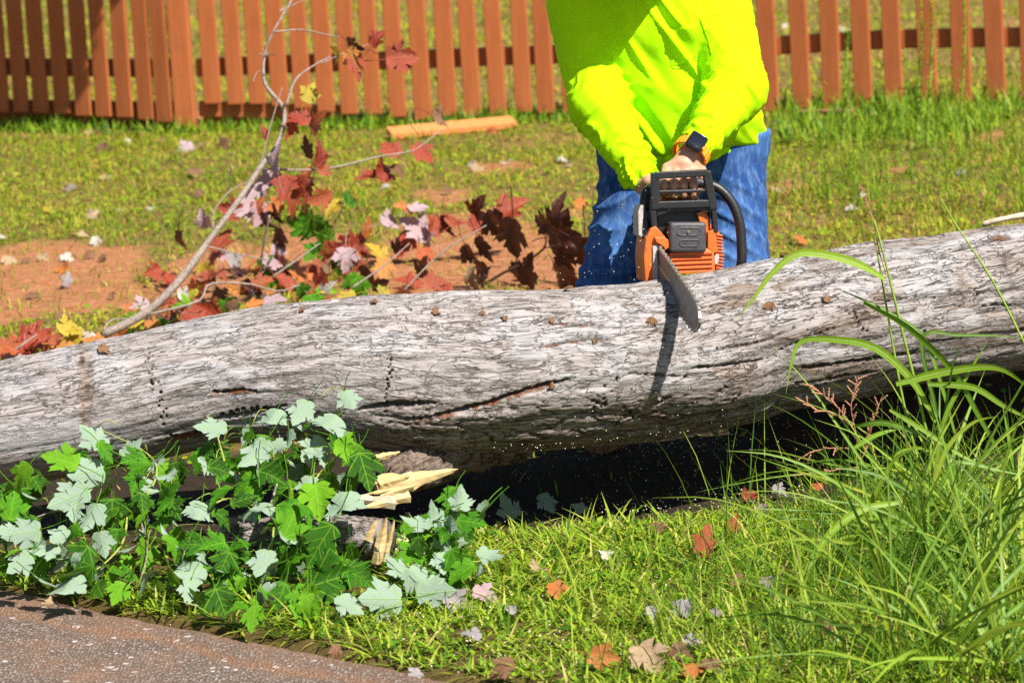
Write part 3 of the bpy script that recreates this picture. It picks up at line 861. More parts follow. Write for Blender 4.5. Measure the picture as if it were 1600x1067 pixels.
LM_GREEN = leaf_mat('green_leaf', [(.012, .075, .002), (.024, .13, .002), (.05, .22, .004), (.15, .36, .008)], (.29, .385, .29), (.20, .38, .03), .22, .55, .15, spot=1)
LM_RED = leaf_mat('red_leaf', [(.20, .018, .01), (.34, .035, .015), (.26, .06, .025), (.42, .085, .02)], (.36, .15, .12), (.45, .12, .06), .25)
LM_PINK = leaf_mat('pale_pink_leaf', [(.38, .27, .30), (.44, .32, .35), (.33, .20, .22)], (.55, .42, .46), (.5, .30, .30), .15, .7)
LM_DARK = leaf_mat('maroon_leaf', [(.045, .008, .006), (.06, .012, .008), (.085, .018, .010)], (.10, .03, .02), (.09, .02, .012), .1)
LM_ORANGE = leaf_mat('orange_leaf', [(.52, .17, .03), (.45, .13, .025), (.58, .26, .06)], (.5, .3, .14), (.5, .2, .06), .25)
LM_YELLOW = leaf_mat('yellow_leaf', [(.48, .33, .02), (.40, .34, .03)], (.55, .45, .12), (.6, .5, .1), .25)
LM_BROWN = leaf_mat('brown_leaf', [(.16, .075, .035), (.24, .12, .06), (.12, .055, .03)], (.27, .17, .11), (.15, .08, .04), .1, .8)
LM_GREY = leaf_mat('grey_leaf', [(.24, .21, .22), (.30, .27, .28), (.18, .14, .13)], (.25, .21, .2), (.28, .22, .2), .05, .8)
LM_TAN = leaf_mat('tan_leaf', [(.34, .22, .12), (.40, .29, .18), (.28, .17, .09)], (.36, .26, .17), (.4, .26, .15), .1, .8)
LM_WHITE = leaf_mat('whitish_leaf', [(.42, .37, .32), (.46, .42, .38)], (.42, .37, .33), (.55, .46, .4), .05, .8)
LEAFV = {}
for nm, mt in (('green', LM_GREEN), ('red', LM_RED), ('pink', LM_PINK), ('dark', LM_DARK), ('orange', LM_ORANGE), ('yellow', LM_YELLOW), ('brown', LM_BROWN), ('grey', LM_GREY), ('tan', LM_TAN), ('white', LM_WHITE)):
    fl = nm in ('brown', 'grey', 'tan', 'white')
    LEAFV[nm] = [leaf_mesh('leaf', mt, 31 * k + len(nm), .15 + .28 * (k % 3) + (.25 if fl else 0), .15 + .3 * (k % 4) + (.3 if fl else 0), .1 + .2 * (k % 3) * (1 if fl else .4), .72 + .12 * (k % 3), .35 if fl else .75) for k in range(6 if not fl else 4)]
lr = random.Random(17)
def leaf_matrix(center, size, tipdir, normal):
    """size = length base to tip; center = middle of the blade"""
    n = Vector(normal).normalized(); y = Vector(tipdir); y = (y - n * y.dot(n)).normalized(); x = y.cross(n)
    Mx = Matrix((x, y, n)).transposed().to_4x4()
    for i in range(3):
        for j in range(3): Mx[i][j] *= size
    Mx.translation = Vector(center) - y * (size * .45)
    return Mx
VIEWN = -fwd
def img_dir(deg):      # direction in the picture plane: 0 = right, 90 = up
    a = math.radians(deg); return cam_r * math.cos(a) + cam_u * math.sin(a)
def put_leaf(kind, center, size, tipdir, normal, parent, flip=False, name='leaf'):
    o = link(name, lr.choice(LEAFV[kind]), None, parent)
    n = -Vector(normal) if flip else Vector(normal)
    m = leaf_matrix(center, size, tipdir, n)
    if parent is not None: m.translation -= parent.location
    o.matrix_basis = m
    return o
def branch_part(parent, name, pts, r0_, r1_, mat, n=24, k=7, lump=.12):
    P = catmull(pts, n) - np.array(parent.location)
    return link(name, tube(name, P, np.linspace(r0_, r1_, n), k, True, lump, lr.randrange(99)), mat, parent)
BARKGREY = plain('twig_bark', (.25, .20, .17), .9, .5, 120, .1, .4)
STALKG = plain('green_stalk', (.26, .30, .06), .6, .3, 80)
STALKD = plain('dark_stalk', (.07, .03, .02), .8, .3, 80)

# ---- leafy branches in front of the trunk
def inside(poly, x, y):
    c = False; j = len(poly) - 1
    for i in range(len(poly)):
        if (poly[i][1] > y) != (poly[j][1] > y) and x < (poly[j][0] - poly[i][0]) * (y - poly[i][1]) / (poly[j][1] - poly[i][1]) + poly[i][0]: c = not c
        j = i
    return c
def front_Y(px, py):
    """greatest Y in front of the trunk at that pixel"""
    h = TRUNK_BVH.ray_cast(Vector((0, 0, CAM_H)), ray(px, py).normalized())
    return h[0].y - .03 if h[0] is not None else None
MOUNDS = {
 'west': dict(label='leafy green maple branch at the left end of the trunk beside the road', poly=[(-40, 770), (60, 735), (130, 690), (235, 700), (260, 760), (275, 900), (240, 945), (170, 925), (110, 905), (40, 925), (-40, 910)], root=(200, 790), n=92,
   stems=[[(215, 800), (245, 740), (225, 705), (150, 668)], [(215, 800), (160, 790), (80, 800), (10, 830)], [(200, 800), (190, 850), (150, 890), (110, 905)], [(215, 800), (230, 860), (215, 920)]],
   hand=[(145, 682, 52, 130, 'p', 14), (95, 718, 62, 165, 'g', 10), (135, 738, 62, 195, 'p', 0), (108, 778, 70, 205, 'p', 0), (140, 812, 66, 250, 'p', 0), (35, 833, 60, 190, 'p', 0), (12, 830, 46, 170, 'p', 0), (105, 918, 62, 265, 'p', 0), (205, 700, 42, 60, 'p', 0), (215, 735, 46, 240, 'g', 0), (175, 800, 52, 270, 'g', 0),
         (20, 790, 50, 80, 'g', 0), (125, 870, 52, 225, 'g', 0), (70, 860, 50, 200, 'p', 0), (160, 850, 44, 290, 'p', 0), (90, 840, 45, 225, 'p', 0), (185, 925, 50, 250, 'g', 0), (30, 880, 48, 220, 'p', 0)]),
 'middle': dict(label='big leafy green maple branch drooping in front of the trunk, middle of the leaf heap', poly=[(250, 740), (330, 700), (400, 670), (480, 660), (560, 690), (580, 770), (540, 790), (560, 860), (560, 930), (470, 975), (390, 965), (310, 960), (250, 930)], root=(420, 790), n=140,
   stems=[[(420, 800), (440, 720), (430, 660), (415, 640)], [(420, 800), (500, 740), (525, 660), (538, 610)], [(420, 800), (350, 780), (300, 830), (280, 900)], [(420, 800), (470, 850), (520, 900), (540, 945)], [(430, 800), (420, 880), (390, 950)], [(350, 720), (345, 700), (335, 665)]],
   hand=[(330, 668, 52, 170, 'p', 30), (470, 645, 56, 250, 'p', 30), (545, 625, 44, 290, 'p', 30), (425, 655, 48, 255, 'p', 20), (400, 712, 62, 235, 'p', 10), (515, 662, 56, 240, 'p', 25), (490, 705, 58, 225, 'p', 10), (570, 735, 66, 285, 'g', 10), (530, 690, 46, 60, 'g', 10), (540, 790, 64, 275, 'p', -10), (500, 850, 78, 240, 'g', -10), (495, 780, 62, 275, 'g', 0),
         (455, 815, 62, 60, 'g', -10), (385, 760, 50, 200, 'g', 0), (520, 905, 78, 20, 'g', -20), (380, 780, 46, 30, 'g', 0), (410, 880, 62, 260, 'p', -10), (295, 895, 54, 220, 'p', -10), (295, 925, 48, 250, 'p', -10), (345, 940, 52, 285, 'g', -10), (480, 950, 50, 270, 'g', -15), (395, 965, 52, 275, 'g', -15),
         (270, 790, 50, 300, 'g', 0), (310, 800, 46, 250, 'p', 0), (335, 850, 44, 200, 'g', 0), (480, 760, 44, 265, 'p', 5), (440, 700, 40, 300, 'p', 5), (350, 880, 46, 245, 'g', 0), (560, 900, 52, 330, 'g', -20), (300, 850, 48, 170, 'g', 0), (440, 930, 50, 250, 'g', 0)]),
 'east': dict(label='small green maple sprig lying on the grass beside the broken log', poly=[(640, 800), (700, 770), (755, 800), (770, 860), (745, 905), (690, 935), (620, 950), (570, 960), (560, 930), (640, 900)], root=(690, 870), n=44,
   stems=[[(610, 915), (660, 890), (700, 850), (720, 800)], [(660, 890), (720, 880), (765, 875)], [(640, 905), (680, 920), (740, 945)]],
   hand=[(595, 935, 74, 190, 'p', 0), (680, 925, 66, 0, 'p', 0), (620, 885, 46, 150, 'p', 0), (655, 905, 52, 300, 'p', 0), (700, 835, 56, 70, 'p', 0), (735, 815, 54, 350, 'g', 0), (690, 880, 48, 260, 'p', 0), (720, 895, 52, 230, 'g', 0), (765, 870, 44, 330, 'p', 0), (548, 945, 52, 300, 'p', 0), (680, 810, 44, 110, 'p', 0), (720, 780, 40, 90, 'p', 10), (655, 820, 44, 170, 'p', 0)]),
}
def near_ground_Y(px, py, z=.01):
    d = ray(px, py); t = (z - CAM_H) / d.z; return d.y * t
for key, md in MOUNDS.items():
    rx, ry = md['root']
    yr = near_ground_Y(rx, ry, .10)
    root = thing('maple_branch', md['label'], 'branch', tuple(U(rx, ry, yr)))
    root.location.z = .03
    def depth(px, py, lift):
        yg = near_ground_Y(px, py, .015)
        yf = front_Y(px, py) or near_ground_Y(px, py, .02)
        mound = float(np.interp(py, [600, 640, 700, 960, 1000], [8.86, 8.82, 8.76, 8.30, 8.22])) - .12 * (px > 600)
        return min(yg, yf, mound + .13) - lift
    for st in md['stems']:
        pts = [U(x, y, depth(x, y, .02 + .05 * (1 - i / len(st)))) for i, (x, y) in enumerate(st)]
        branch_part(root, 'twig', pts, .0035, .0012, STALKG if lr.random() < .7 else BARKGREY, 18, 5, 0)
    def add(px, py, spx, ang, pale, ylift, rnd=.5, named=False):
        Y = depth(px, py, ylift)
        c = U(px, py, Y)
        nrm = (VIEWN * .75 + Vector((0, 0, .55)) + Vector((lr.uniform(-rnd, rnd), lr.uniform(-rnd, rnd) * .5, lr.uniform(-rnd, rnd)))).normalized()
        s = spx / (F / Y) * 1.04
        c.z = max(c.z, .012 + s * .12)
        put_leaf('green', c, s, img_dir(ang) + VIEWN * lr.uniform(-.3, .5), nrm, root, pale)
    for i, (px, py, s, a, pg, k) in enumerate(md['hand']):
        add(px, py, s, a, pg == 'p', .10 + .04 * lr.random(), .45)
    xs = [p[0] for p in md['poly']]; ys = [p[1] for p in md['poly']]
    cnt = 0
    while cnt < md['n']:
        px, py = lr.uniform(min(xs), max(xs)), lr.uniform(min(ys), max(ys))
        if not inside(md['poly'], px, py): continue
        lift = lr.uniform(.0, .15) if cnt % 3 else lr.uniform(-.12, 0)
        add(px, py, lr.uniform(28, 54), lr.gauss(268, 60), lr.random() < .22, lift, 1.7)
        cnt += 1
    # stalks between twigs and leaves
    for i in range(int(md['n'] * .22)):
        st = lr.choice(md['stems']); x, y = lr.choice(st[1:])
        dx, dy = lr.uniform(-45, 45), lr.uniform(-40, 35)
        p0 = U(x, y, depth(x, y, .05)); p1 = U(x + dx, y + dy, depth(x + dx, y + dy, .09))
        if p1.z < .02: continue
        branch_part(root, 'stalk', [p0, (p0 + p1) / 2 + Vector((0, 0, .015)), p1], .0014, .0009, STALKG, 7, 4, 0)

# ---- red branch rising behind the trunk
limb = [(160, 524, 11.9, .0), (226, 490, 11.95, 0), (277, 442, 12.0, 0), (306, 404, 12.05, 0), (322, 382, 12.1, 0), (375, 310, 12.2, 0), (408, 260, 12.3, 0), (434, 225, 12.35, 0), (444, 173, 12.4, 0), (414, 131, 12.45, 0), (414, 85, 12.5, 0), (427, 50, 12.5, 0), (456, 0, 12.55, 0), (476, -45, 12.6, 0)]
lp = [U(x, y, Y) for x, y, Y, _ in limb]
rb = thing('maple_branch', 'bare curved grey branch with red and pale leaves rising behind the trunk', 'branch', tuple(G(165, 530)))
rp = np.interp(np.linspace(0, 1, 60), [0, .3, .6, .75, 1], [.015, .0105, .0075, .005, .003])
lo_ = link('limb', tube('limb', catmull(lp, 60) - np.array(rb.location), rp, 9, True, .15, 3), BARKGREY, rb)
def tw(pts, r, mat=BARKGREY, Y=12.35):
    return branch_part(rb, 'twig', [U(x, y, Y + .04 * i) for i, (x, y) in enumerate(pts)], r * .72, r * .38, mat, 20, 6, .15)
tw([(447, 165), (462, 125), (490, 103), (516, 89)], .0065); tw([(427, 50), (470, 47), (503, 53), (530, 59)], .004)
tw([(409, 264), (466, 266), (509, 264), (553, 255), (591, 245), (640, 237), (662, 225), (690, 203)], .0055, BARKGREY, 12.3)
tw([(406, 260), (425, 188), (441, 137)], .004); tw([(228, 492), (309, 471), (328, 444), (389, 444), (434, 455), (469, 445)], .006, BARKGREY, 11.9)
tw([(322, 385), (379, 398), (420, 408)], .004, BARKGREY, 12.1); tw([(421, 337), (411, 388), (407, 426)], .006, BARKGREY, 12.2)
tw([(333, 358), (335, 330), (358, 300), (385, 284)], .004, BARKGREY, 12.15); tw([(426, 432), (470, 402), (500, 380)], .005, BARKGREY, 12.1); tw([(162, 515), (175, 500), (205, 498)], .005, BARKGREY, 11.9)
tw([(404, 85), (414, 85), (432, 87)], .0025); tw([(436, 18), (450, 12), (475, 0)], .004); tw([(545, 75), (575, 78), (602, 92)], .0025, STALKD, 12.5); tw([(362, 260), (357, 300), (362, 320)], .003, BARKGREY, 12.2); tw([(395, 128), (402, 113), (412, 113)], .0025)
tw([(630, 455), (690, 395), (760, 352)], .005, BARKGREY, 12.0); tw([(550, 450), (600, 415), (640, 380)], .005, BARKGREY, 12.0); tw([(655, 212), (640, 190), (650, 170), (672, 178)], .002, STALKD, 12.5); tw([(502, 100), (540, 82), (575, 70)], .003)
RED = [ # px, py, size px, tip angle, kind
 (628, 90, 60, 5, 'red'), (552, 72, 40, 10, 'dark'), (547, 88, 48, 300, 'orange'), (556, 100, 46, 280, 'red'), (525, 85, 34, 200, 'yellow'), (590, 60, 36, 40, 'red'), (484, 145, 40, 60, 'yellow'), (415, 206, 30, 100, 'red'), (495, 190, 50, 45, 'red'), (465, 185, 46, 110, 'red'), (455, 200, 40, 260, 'pink'), (500, 240, 54, 60, 'red'), (480, 230, 44, 90, 'dark'), (505, 260, 44, 40, 'red'),
 (610, 233, 48, 120, 'red'), (600, 265, 52, 30, 'pink'), (660, 240, 48, 330, 'pink'), (620, 265, 34, 300, 'brown'), (590, 272, 40, 200, 'red'), (690, 183, 44, 20, 'brown'), (570, 275, 40, 180, 'red'),
 (432, 250, 50, 120, 'pink'), (445, 290, 58, 260, 'pink'), (415, 282, 46, 200, 'pink'), (400, 300, 46, 250, 'pink'), (385, 325, 56, 200, 'pink'), (405, 335, 50, 250, 'pink'), (318, 343, 36, 100, 'pink'), (470, 295, 48, 240, 'red'), (480, 280, 50, 90, 'red'), (455, 322, 50, 290, 'red'), (430, 322, 44, 200, 'orange'), (500, 310, 46, 200, 'red'), (415, 345, 40, 280, 'dark'), (430, 335, 44, 300, 'dark'), (480, 315, 44, 250, 'red'), (400, 325, 36, 60, 'red'), (360, 328, 44, 160, 'pink'),
 (480, 335, 64, 70, 'green'), (465, 352, 60, 160, 'green'), (490, 360, 62, 300, 'green'), (505, 375, 54, 250, 'green'), (490, 395, 46, 230, 'green'), (545, 310, 44, 45, 'green'), (520, 325, 40, 200, 'yellow'),
 (345, 375, 56, 60, 'red'), (330, 405, 52, 220, 'red'), (350, 400, 40, 300, 'pink'), (280, 378, 44, 270, 'dark'), (265, 435, 46, 120, 'red'), (240, 425, 36, 200, 'red'), (260, 470, 40, 150, 'red'), (310, 450, 44, 30, 'red'), (295, 460, 36, 200, 'yellow'), (325, 488, 58, 160, 'red'), (355, 485, 50, 200, 'brown'), (300, 495, 46, 170, 'pink'), (270, 500, 48, 190, 'dark'), (240, 510, 46, 180, 'orange'), (210, 505, 36, 200, 'yellow'), (385, 480, 36, 100, 'yellow'), (400, 475, 34, 40, 'orange'), (345, 465, 46, 330, 'brown'), (370, 415, 50, 350, 'grey'), (320, 425, 40, 300, 'yellow'), (290, 462, 44, 0, 'white'),
 (445, 445, 52, 330, 'red'), (450, 420, 46, 40, 'orange'), (470, 430, 52, 60, 'orange'), (430, 400, 46, 160, 'dark'), (440, 375, 46, 240, 'dark'), (435, 395, 40, 280, 'pink'), (410, 440, 44, 30, 'red'), (430, 470, 46, 20, 'pink'), (400, 455, 40, 200, 'dark'), (510, 395, 50, 280, 'red'), (540, 385, 56, 200, 'red'), (558, 382, 62, 35, 'red'), (525, 410, 50, 220, 'red'), (590, 395, 46, 100, 'yellow'), (600, 420, 46, 270, 'orange'), (575, 355, 40, 40, 'orange'), (520, 430, 54, 110, 'red'), (500, 445, 50, 200, 'pink'), (510, 455, 40, 30, 'white'), (545, 440, 46, 250, 'green'), (560, 450, 44, 300, 'green'), (515, 475, 44, 60, 'red'), (540, 465, 40, 200, 'yellow'), (490, 470, 44, 290, 'green'), (470, 460, 46, 310, 'green'), (575, 430, 44, 330, 'dark'), (545, 410, 50, 340, 'red'), (590, 445, 46, 20, 'dark'),
 (650, 355, 62, 150, 'pink'), (668, 365, 52, 30, 'pink'), (640, 375, 54, 250, 'red'), (620, 385, 44, 60, 'dark'), (680, 350, 44, 60, 'red'), (610, 345, 40, 30, 'pink'), (630, 325, 40, 200, 'orange'), (655, 325, 40, 30, 'pink'), (710, 345, 44, 60, 'red'), (695, 355, 46, 250, 'dark'), (755, 350, 56, 30, 'red'), (800, 325, 64, 25, 'red'), (745, 325, 46, 60, 'dark'), (640, 440, 52, 200, 'red'), (680, 440, 52, 20, 'red'), (660, 420, 46, 40, 'dark'), (665, 395, 44, 60, 'red'), (690, 455, 44, 200, 'red'), (630, 465, 42, 250, 'red'), (735, 435, 46, 280, 'tan'), (755, 430, 40, 60, 'brown'),
]
for px, py, s, a, kd in RED:
    if kd == 'pink' and lr.random() < .4: kd = 'red'
    low_part = py > 300 or px > 560 and py > 230
    g = G(px, py + (6 if low_part else 0))
    if low_part: Y = min(g.y - lr.uniform(.05, .30), 13.2)
    else: Y = 12.3 + lr.uniform(-.1, .12)
    c = U(px, py, Y)
    nr = VIEWN * .5 + Vector((lr.uniform(-.9, .9), 0, .45 + lr.uniform(-.8, .6)))
    if kd == 'dark': nr = VIEWN * .75 + Vector((-.65, .2, -.35 + lr.uniform(-.2, .2)))
    put_leaf(kd, c, s / (F / Y) * .88, img_dir(a) + VIEWN * lr.uniform(-.5, .5), nr, rb)
# small red and yellow fringe leaves low along the back of the trunk
for i in range(70):
    px = lr.uniform(180, 610); ty = float(np.interp(px, TX, TT)); py = ty - lr.uniform(-8, 75) * (1 if px > 300 else .5)
    g = G(px, py); Y = min(g.y - lr.uniform(.02, .12), 12.9)
    kd = lr.choice(['red', 'red', 'dark', 'orange', 'brown', 'yellow', 'green', 'pink', 'red', 'dark'])
    put_leaf(kd, U(px, py, Y), lr.uniform(26, 46) / (F / Y), img_dir(lr.uniform(0, 360)), VIEWN * .5 + Vector((lr.uniform(-.7, .7), 0, .6 + lr.uniform(-.7, .5))), rb)

# ---- dark maroon sprig beside the man
db = thing('maple_branch', 'dark maroon leafy sprig on the bare clay left of the jeans', 'branch', tuple(G(755, 446)))
yb = G(755, 446).y
def dtw(pts, r): return branch_part(db, 'twig', [U(x, y, yb - .05 - .03 * i) for i, (x, y) in enumerate(pts)], r, r * .5, STALKD, 16, 5, .1)
dtw([(752, 447), (790, 425), (820, 410), (850, 388), (853, 366)], .006); dtw([(806, 418), (808, 400), (815, 392)], .003); dtw([(820, 410), (830, 395)], .003); dtw([(850, 388), (875, 382)], .003); dtw([(863, 366), (858, 352)], .003)
DARK = [(803, 372, 66, 250), (866, 333, 50, 70), (846, 348, 44, 180), (884, 345, 40, 60), (880, 370, 66, 15), (915, 400, 66, 250), (885, 410, 54, 280), (870, 435, 56, 200), (827, 422, 58, 60), (757, 390, 46, 300), (775, 345, 40, 230), (735, 400, 40, 300), (805, 430, 44, 240), (890, 435, 46, 340), (750, 420, 36, 200), (772, 352, 50, 300)]
for px, py, s, a in DARK:
    Y = yb - lr.uniform(.05, .25)
    put_leaf('dark', U(px, py, Y), s / (F / Y) * 1.05, img_dir(a), VIEWN * .8 + Vector((-.6, .2, -.3)), db)
# ---- red sprig at the far left behind the trunk
sb = thing('maple_branch', 'bright red and orange leaf sprig behind the trunk at the left edge', 'branch', tuple(G(40, 545)))
branch_part(sb, 'twig', [U(5, 560, 11.6), U(40, 535, 11.6), U(75, 510, 11.7)], .005, .002, BARKGREY, 12, 5)
for px, py, s, a, kd in ((45, 520, 54, 60, 'red'), (60, 530, 52, 20, 'red'), (25, 545, 56, 200, 'red'), (40, 550, 44, 300, 'dark'), (80, 538, 46, 320, 'orange'), (70, 515, 40, 100, 'red'), (108, 512, 42, 40, 'yellow'), (115, 530, 44, 200, 'yellow'), (135, 527, 30, 200, 'white'), (95, 545, 44, 180, 'orange'), (25, 560, 40, 20, 'pink'), (10, 540, 44, 150, 'red'), (85, 525, 36, 80, 'red'), (55, 555, 34, 350, 'yellow'), (150, 535, 40, 160, 'orange')):
    Y = 11.65 + lr.uniform(-.1, .1)
    put_leaf(kd, U(px, py, Y), s / (F / Y), img_dir(a), VIEWN * .6 + Vector((lr.uniform(-.4, .4), 0, .6)), sb)
# ------------------------------------------------------------------ signed distance bodies -> mesh
def surface_nets(vol, lo, h):
    ins = vol < 0
    nx, ny, nz = vol.shape
    c = np.zeros((nx - 1, ny - 1, nz - 1), np.uint8)
    cor = [(a, b, d) for a in (0, 1) for b in (0, 1) for d in (0, 1)]
    for a, b, d in cor: c += ins[a:nx - 1 + a, b:ny - 1 + b, d:nz - 1 + d]
    act = np.argwhere((c > 0) & (c < 8))
    idx = np.full(c.shape, -1, np.int32); idx[tuple(act.T)] = np.arange(len(act))
    acc = np.zeros((len(act), 3)); cnt = np.zeros(len(act))
    for p in cor:
        for ax_ in range(3):
            if p[ax_]: continue
            q = list(p); q[ax_] = 1
            va = vol[tuple((act + p).T)]; vb = vol[tuple((act + q).T)]
            m = (va < 0) != (vb < 0)
            t = np.where(m, va / np.where(m, va - vb, 1), 0)
            pt = act + np.array(p) + 0.; pt[:, ax_] += t
            acc[m] += pt[m]; cnt[m] += 1
    V = lo + h * (acc / cnt[:, None])
    quads = []
    for ax_ in range(3):
        b, d = (ax_ + 1) % 3, (ax_ + 2) % 3
        s0 = [slice(None)] * 3; s1 = [slice(None)] * 3
        s0[ax_] = slice(0, -1); s1[ax_] = slice(1, None)
        e0, e1 = ins[tuple(s0)], ins[tuple(s1)]
        for flip in (0, 1):
            e = np.argwhere((e0 & ~e1) if not flip else (~e0 & e1))
            e = e[(e[:, b] > 0) & (e[:, d] > 0) & (e[:, b] < vol.shape[b] - 1) & (e[:, d] < vol.shape[d] - 1)]
            o = []
            for db, dd in ((0, 0), (-1, 0), (-1, -1), (0, -1)):
                k = e.copy(); k[:, b] += db; k[:, d] += dd
                o.append(idx[tuple(k.T)])
            q = np.stack(o, -1)
            quads.append(q[:, ::-1] if flip else q)
    # winding: outward normals
    q = np.vstack(quads); q = q[(q >= 0).all(1)]
    return V, q
def sdf_eval(fn, lo, hi, h, blk=24):
    lo, hi = np.array(lo, float), np.array(hi, float)
    n = np.ceil((hi - lo) / h).astype(int) + 1
    vol = np.full(tuple(n), .05, np.float32)
    for i in range(0, n[0], blk):
        for j in range(0, n[1], blk):
            for k in range(0, n[2], blk):
                m = [min(blk, n[0] - i), min(blk, n[1] - j), min(blk, n[2] - k)]
                ctr = lo + h * (np.array([i, j, k]) + np.array(m) / 2)
                d = float(fn(ctr[None])[0])
                if abs(d) > h * blk * 1.05 + .05:
                    vol[i:i + m[0], j:j + m[1], k:k + m[2]] = d; continue
                g = np.stack(np.meshgrid(*[lo[a] + h * (np.arange(m[a]) + (i, j, k)[a]) for a in range(3)], indexing='ij'), -1)
                vol[i:i + m[0], j:j + m[1], k:k + m[2]] = fn(g.reshape(-1, 3)).reshape(m)
    return vol, lo
def cap(a, b, ra, rb, sq=None):
    """tapered capsule; sq = (axis, factor): thinner across that axis"""
    a, b = np.array(a, float), np.array(b, float); ab = b - a; L2 = ab @ ab
    if sq is not None: u = np.array(sq[0], float); u /= np.linalg.norm(u); f = 1 / sq[1] - 1
    def fn(p):
        q = p - a
        t = np.clip(q @ ab / L2, 0, 1)
        v = q - t[:, None] * ab
        if sq is not None: v = v + (v @ u)[:, None] * u * f
        return (np.linalg.norm(v, axis=1) - (ra + (rb - ra) * t)) * (1 if sq is None else min(1, sq[1] * 1.15))
    return fn
def smin(d, e, k):
    h = np.clip(.5 + .5 * (e - d) / k, 0, 1)
    return e + (d - e) * h - k * h * (1 - h)
def union(fs, k=.02):
    def fn(p):
        d = fs[0](p)
        for f in fs[1:]:
            kk = k
            if isinstance(f, tuple): f, kk = f
            d = smin(f(p), d, kk) if kk > 0 else np.minimum(d, f(p))
        return d
    return fn
def sdf_object(name, fn, lo, hi, h, mat, parent=None, post=None):
    vol, l0 = sdf_eval(fn, lo, hi, h)
    V, q = surface_nets(vol, l0, h)
    # one relaxation pass for an even surface
    e = np.vstack([q[:, [0, 1]], q[:, [1, 2]], q[:, [2, 3]], q[:, [3, 0]]])
    acc = np.zeros_like(V); cnt = np.zeros(len(V))
    np.add.at(acc, e[:, 0], V[e[:, 1]]); np.add.at(cnt, e[:, 0], 1)
    np.add.at(acc, e[:, 1], V[e[:, 0]]); np.add.at(cnt, e[:, 1], 1)
    V = V * .5 + .5 * acc / np.maximum(cnt, 1)[:, None]
    if post is not None:
        N = np.zeros_like(V)
        fn_ = np.cross(V[q[:, 2]] - V[q[:, 0]], V[q[:, 3]] - V[q[:, 1]])
        for k in range(4): np.add.at(N, q[:, k], fn_)
        N /= np.linalg.norm(N, axis=1)[:, None] + 1e-12
        V = V + N * post(V, N)[:, None]
    off = np.array(parent.location) if parent is not None else np.zeros(3)
    return link(name, np_mesh(name, V - off, [q]), mat, parent), V, q

# ------------------------------------------------------------------ the man
def A_(px, py, Y): return np.array(U(px, py, Y))
skin = Mat('skin', .5, .4)
sn = skin.noise(45, 4, .6, skin.coord()); sn2 = skin.noise(300, 2, .5, skin.coord())
skin.color(skin.mix(skin.rng(sn, .3, .7), (.42, .20, .12), (.54, .30, .19)))
skin.b.inputs['Subsurface Weight'].default_value = .08; skin.b.inputs['Subsurface Radius'].default_value = (.01, .004, .002)
skin.bump(sn2, .15, .001)
hv = Mat('fluorescent_cloth', .85, .15)
wv = hv.noise(900, 2, .5, hv.coord()); wl = hv.noise(14, 4, .6, hv.coord())
hc = hv.mix(hv.rng(wl, .3, .7), (.46, .92, .0), (.54, .97, .002))
hv.color(hc); hv.bump(wv, .2, .001)
hv.translucent((.3, .85, .0), .12)
HIVIS = hv.m
jm = Mat('denim', .9, .15)
jc = jm.coord('Object', (1, 1, .35)); j1 = jm.noise(60, 5, .7, jc); j2 = jm.noise(7, 4, .6, jm.coord()); j3 = jm.noise(420, 3, .6, jm.coord('Object', (1.4, 1.4, .3)))
dc = jm.mix(jm.rng(j2, .35, .65), (.012, .045, .17), (.045, .12, .31))
dc = jm.mix(jm.rng(j1, .45, .70, 0, .75), dc, (.14, .25, .44))
dc = jm.mix(jm.rng(j3, .45, .75, 0, .5), dc, (.015, .045, .17))
jm.color(dc); jm.bump(jm.math('ADD', j3, j1), .4, .002)
DENIM = jm.m
PY = 10.05
zg = lambda p: np.array([p[0], p[1], float(terrain(np.array([p[0]]), np.array([p[1]]))[0])])
pel = A_(1066, 232, PY + .02); chest = A_(1012, 40, 9.93); nk = A_(995, -45, 9.88); head = A_(985, -90, 9.82)
shR, shL = A_(903, 8, 9.94), A_(1122, 6, 9.92)          # his right (picture left) and left
elR, elL = A_(936, 165, 9.84), A_(1150, 140, 9.80)
wrR, wrL = A_(1006, 285, 9.74), A_(1079, 243, 9.62)
hipR, hipL = A_(1008, 240, PY + .02), A_(1128, 232, PY + .02)
knR, knL = A_(962, 445, 9.97), A_(1160, 440, 9.97)
anR = zg(A_(950, 690, 10.08)) + np.array([0, 0, .09]); anL = zg(A_(1180, 685, 10.08)) + np.array([0, 0, .09])
LAT = np.array([1, .08, 0.]); 
BAR_Y = 9.555
# --- left hand (picture right): fist over the front handle, fingers in front of it
fing = []
def chain(pts, rs):
    return [cap(a, b, r1, r2) for a, b, r1, r2 in zip(pts[:-1], pts[1:], rs[:-1], rs[1:])]
handL = [cap(wrL, A_(1070, 262, 9.60), .030, .034, ((0, 1, .4), .72)), cap(A_(1046, 264, 9.60), A_(1086, 262, 9.605), .0175, .0175), cap(A_(1050, 272, 9.59), A_(1088, 270, 9.59), .013, .014), cap(A_(1070, 252, 9.61), A_(1052, 265, 9.60), .026, .018)]
for x, x2, dl in ((1039, 1036, 4), (1054, 1052, 0), (1069, 1068, 0), (1083, 1084, -4)):
    pts = [A_(x + 3, 262, 9.60), A_(x, 275, 9.565), A_(x2, 291, 9.542), A_(x2, 304 - dl, 9.548), A_(x2 + 1, 309 - dl, 9.565)]
    fing += chain(pts, (.0125, .012, .0108, .0098, .0088))
thL = chain([A_(1092, 258, 9.61), A_(1100, 276, 9.60), A_(1092, 296, 9.585), A_(1080, 302, 9.58)], (.014, .0135, .0115, .010))
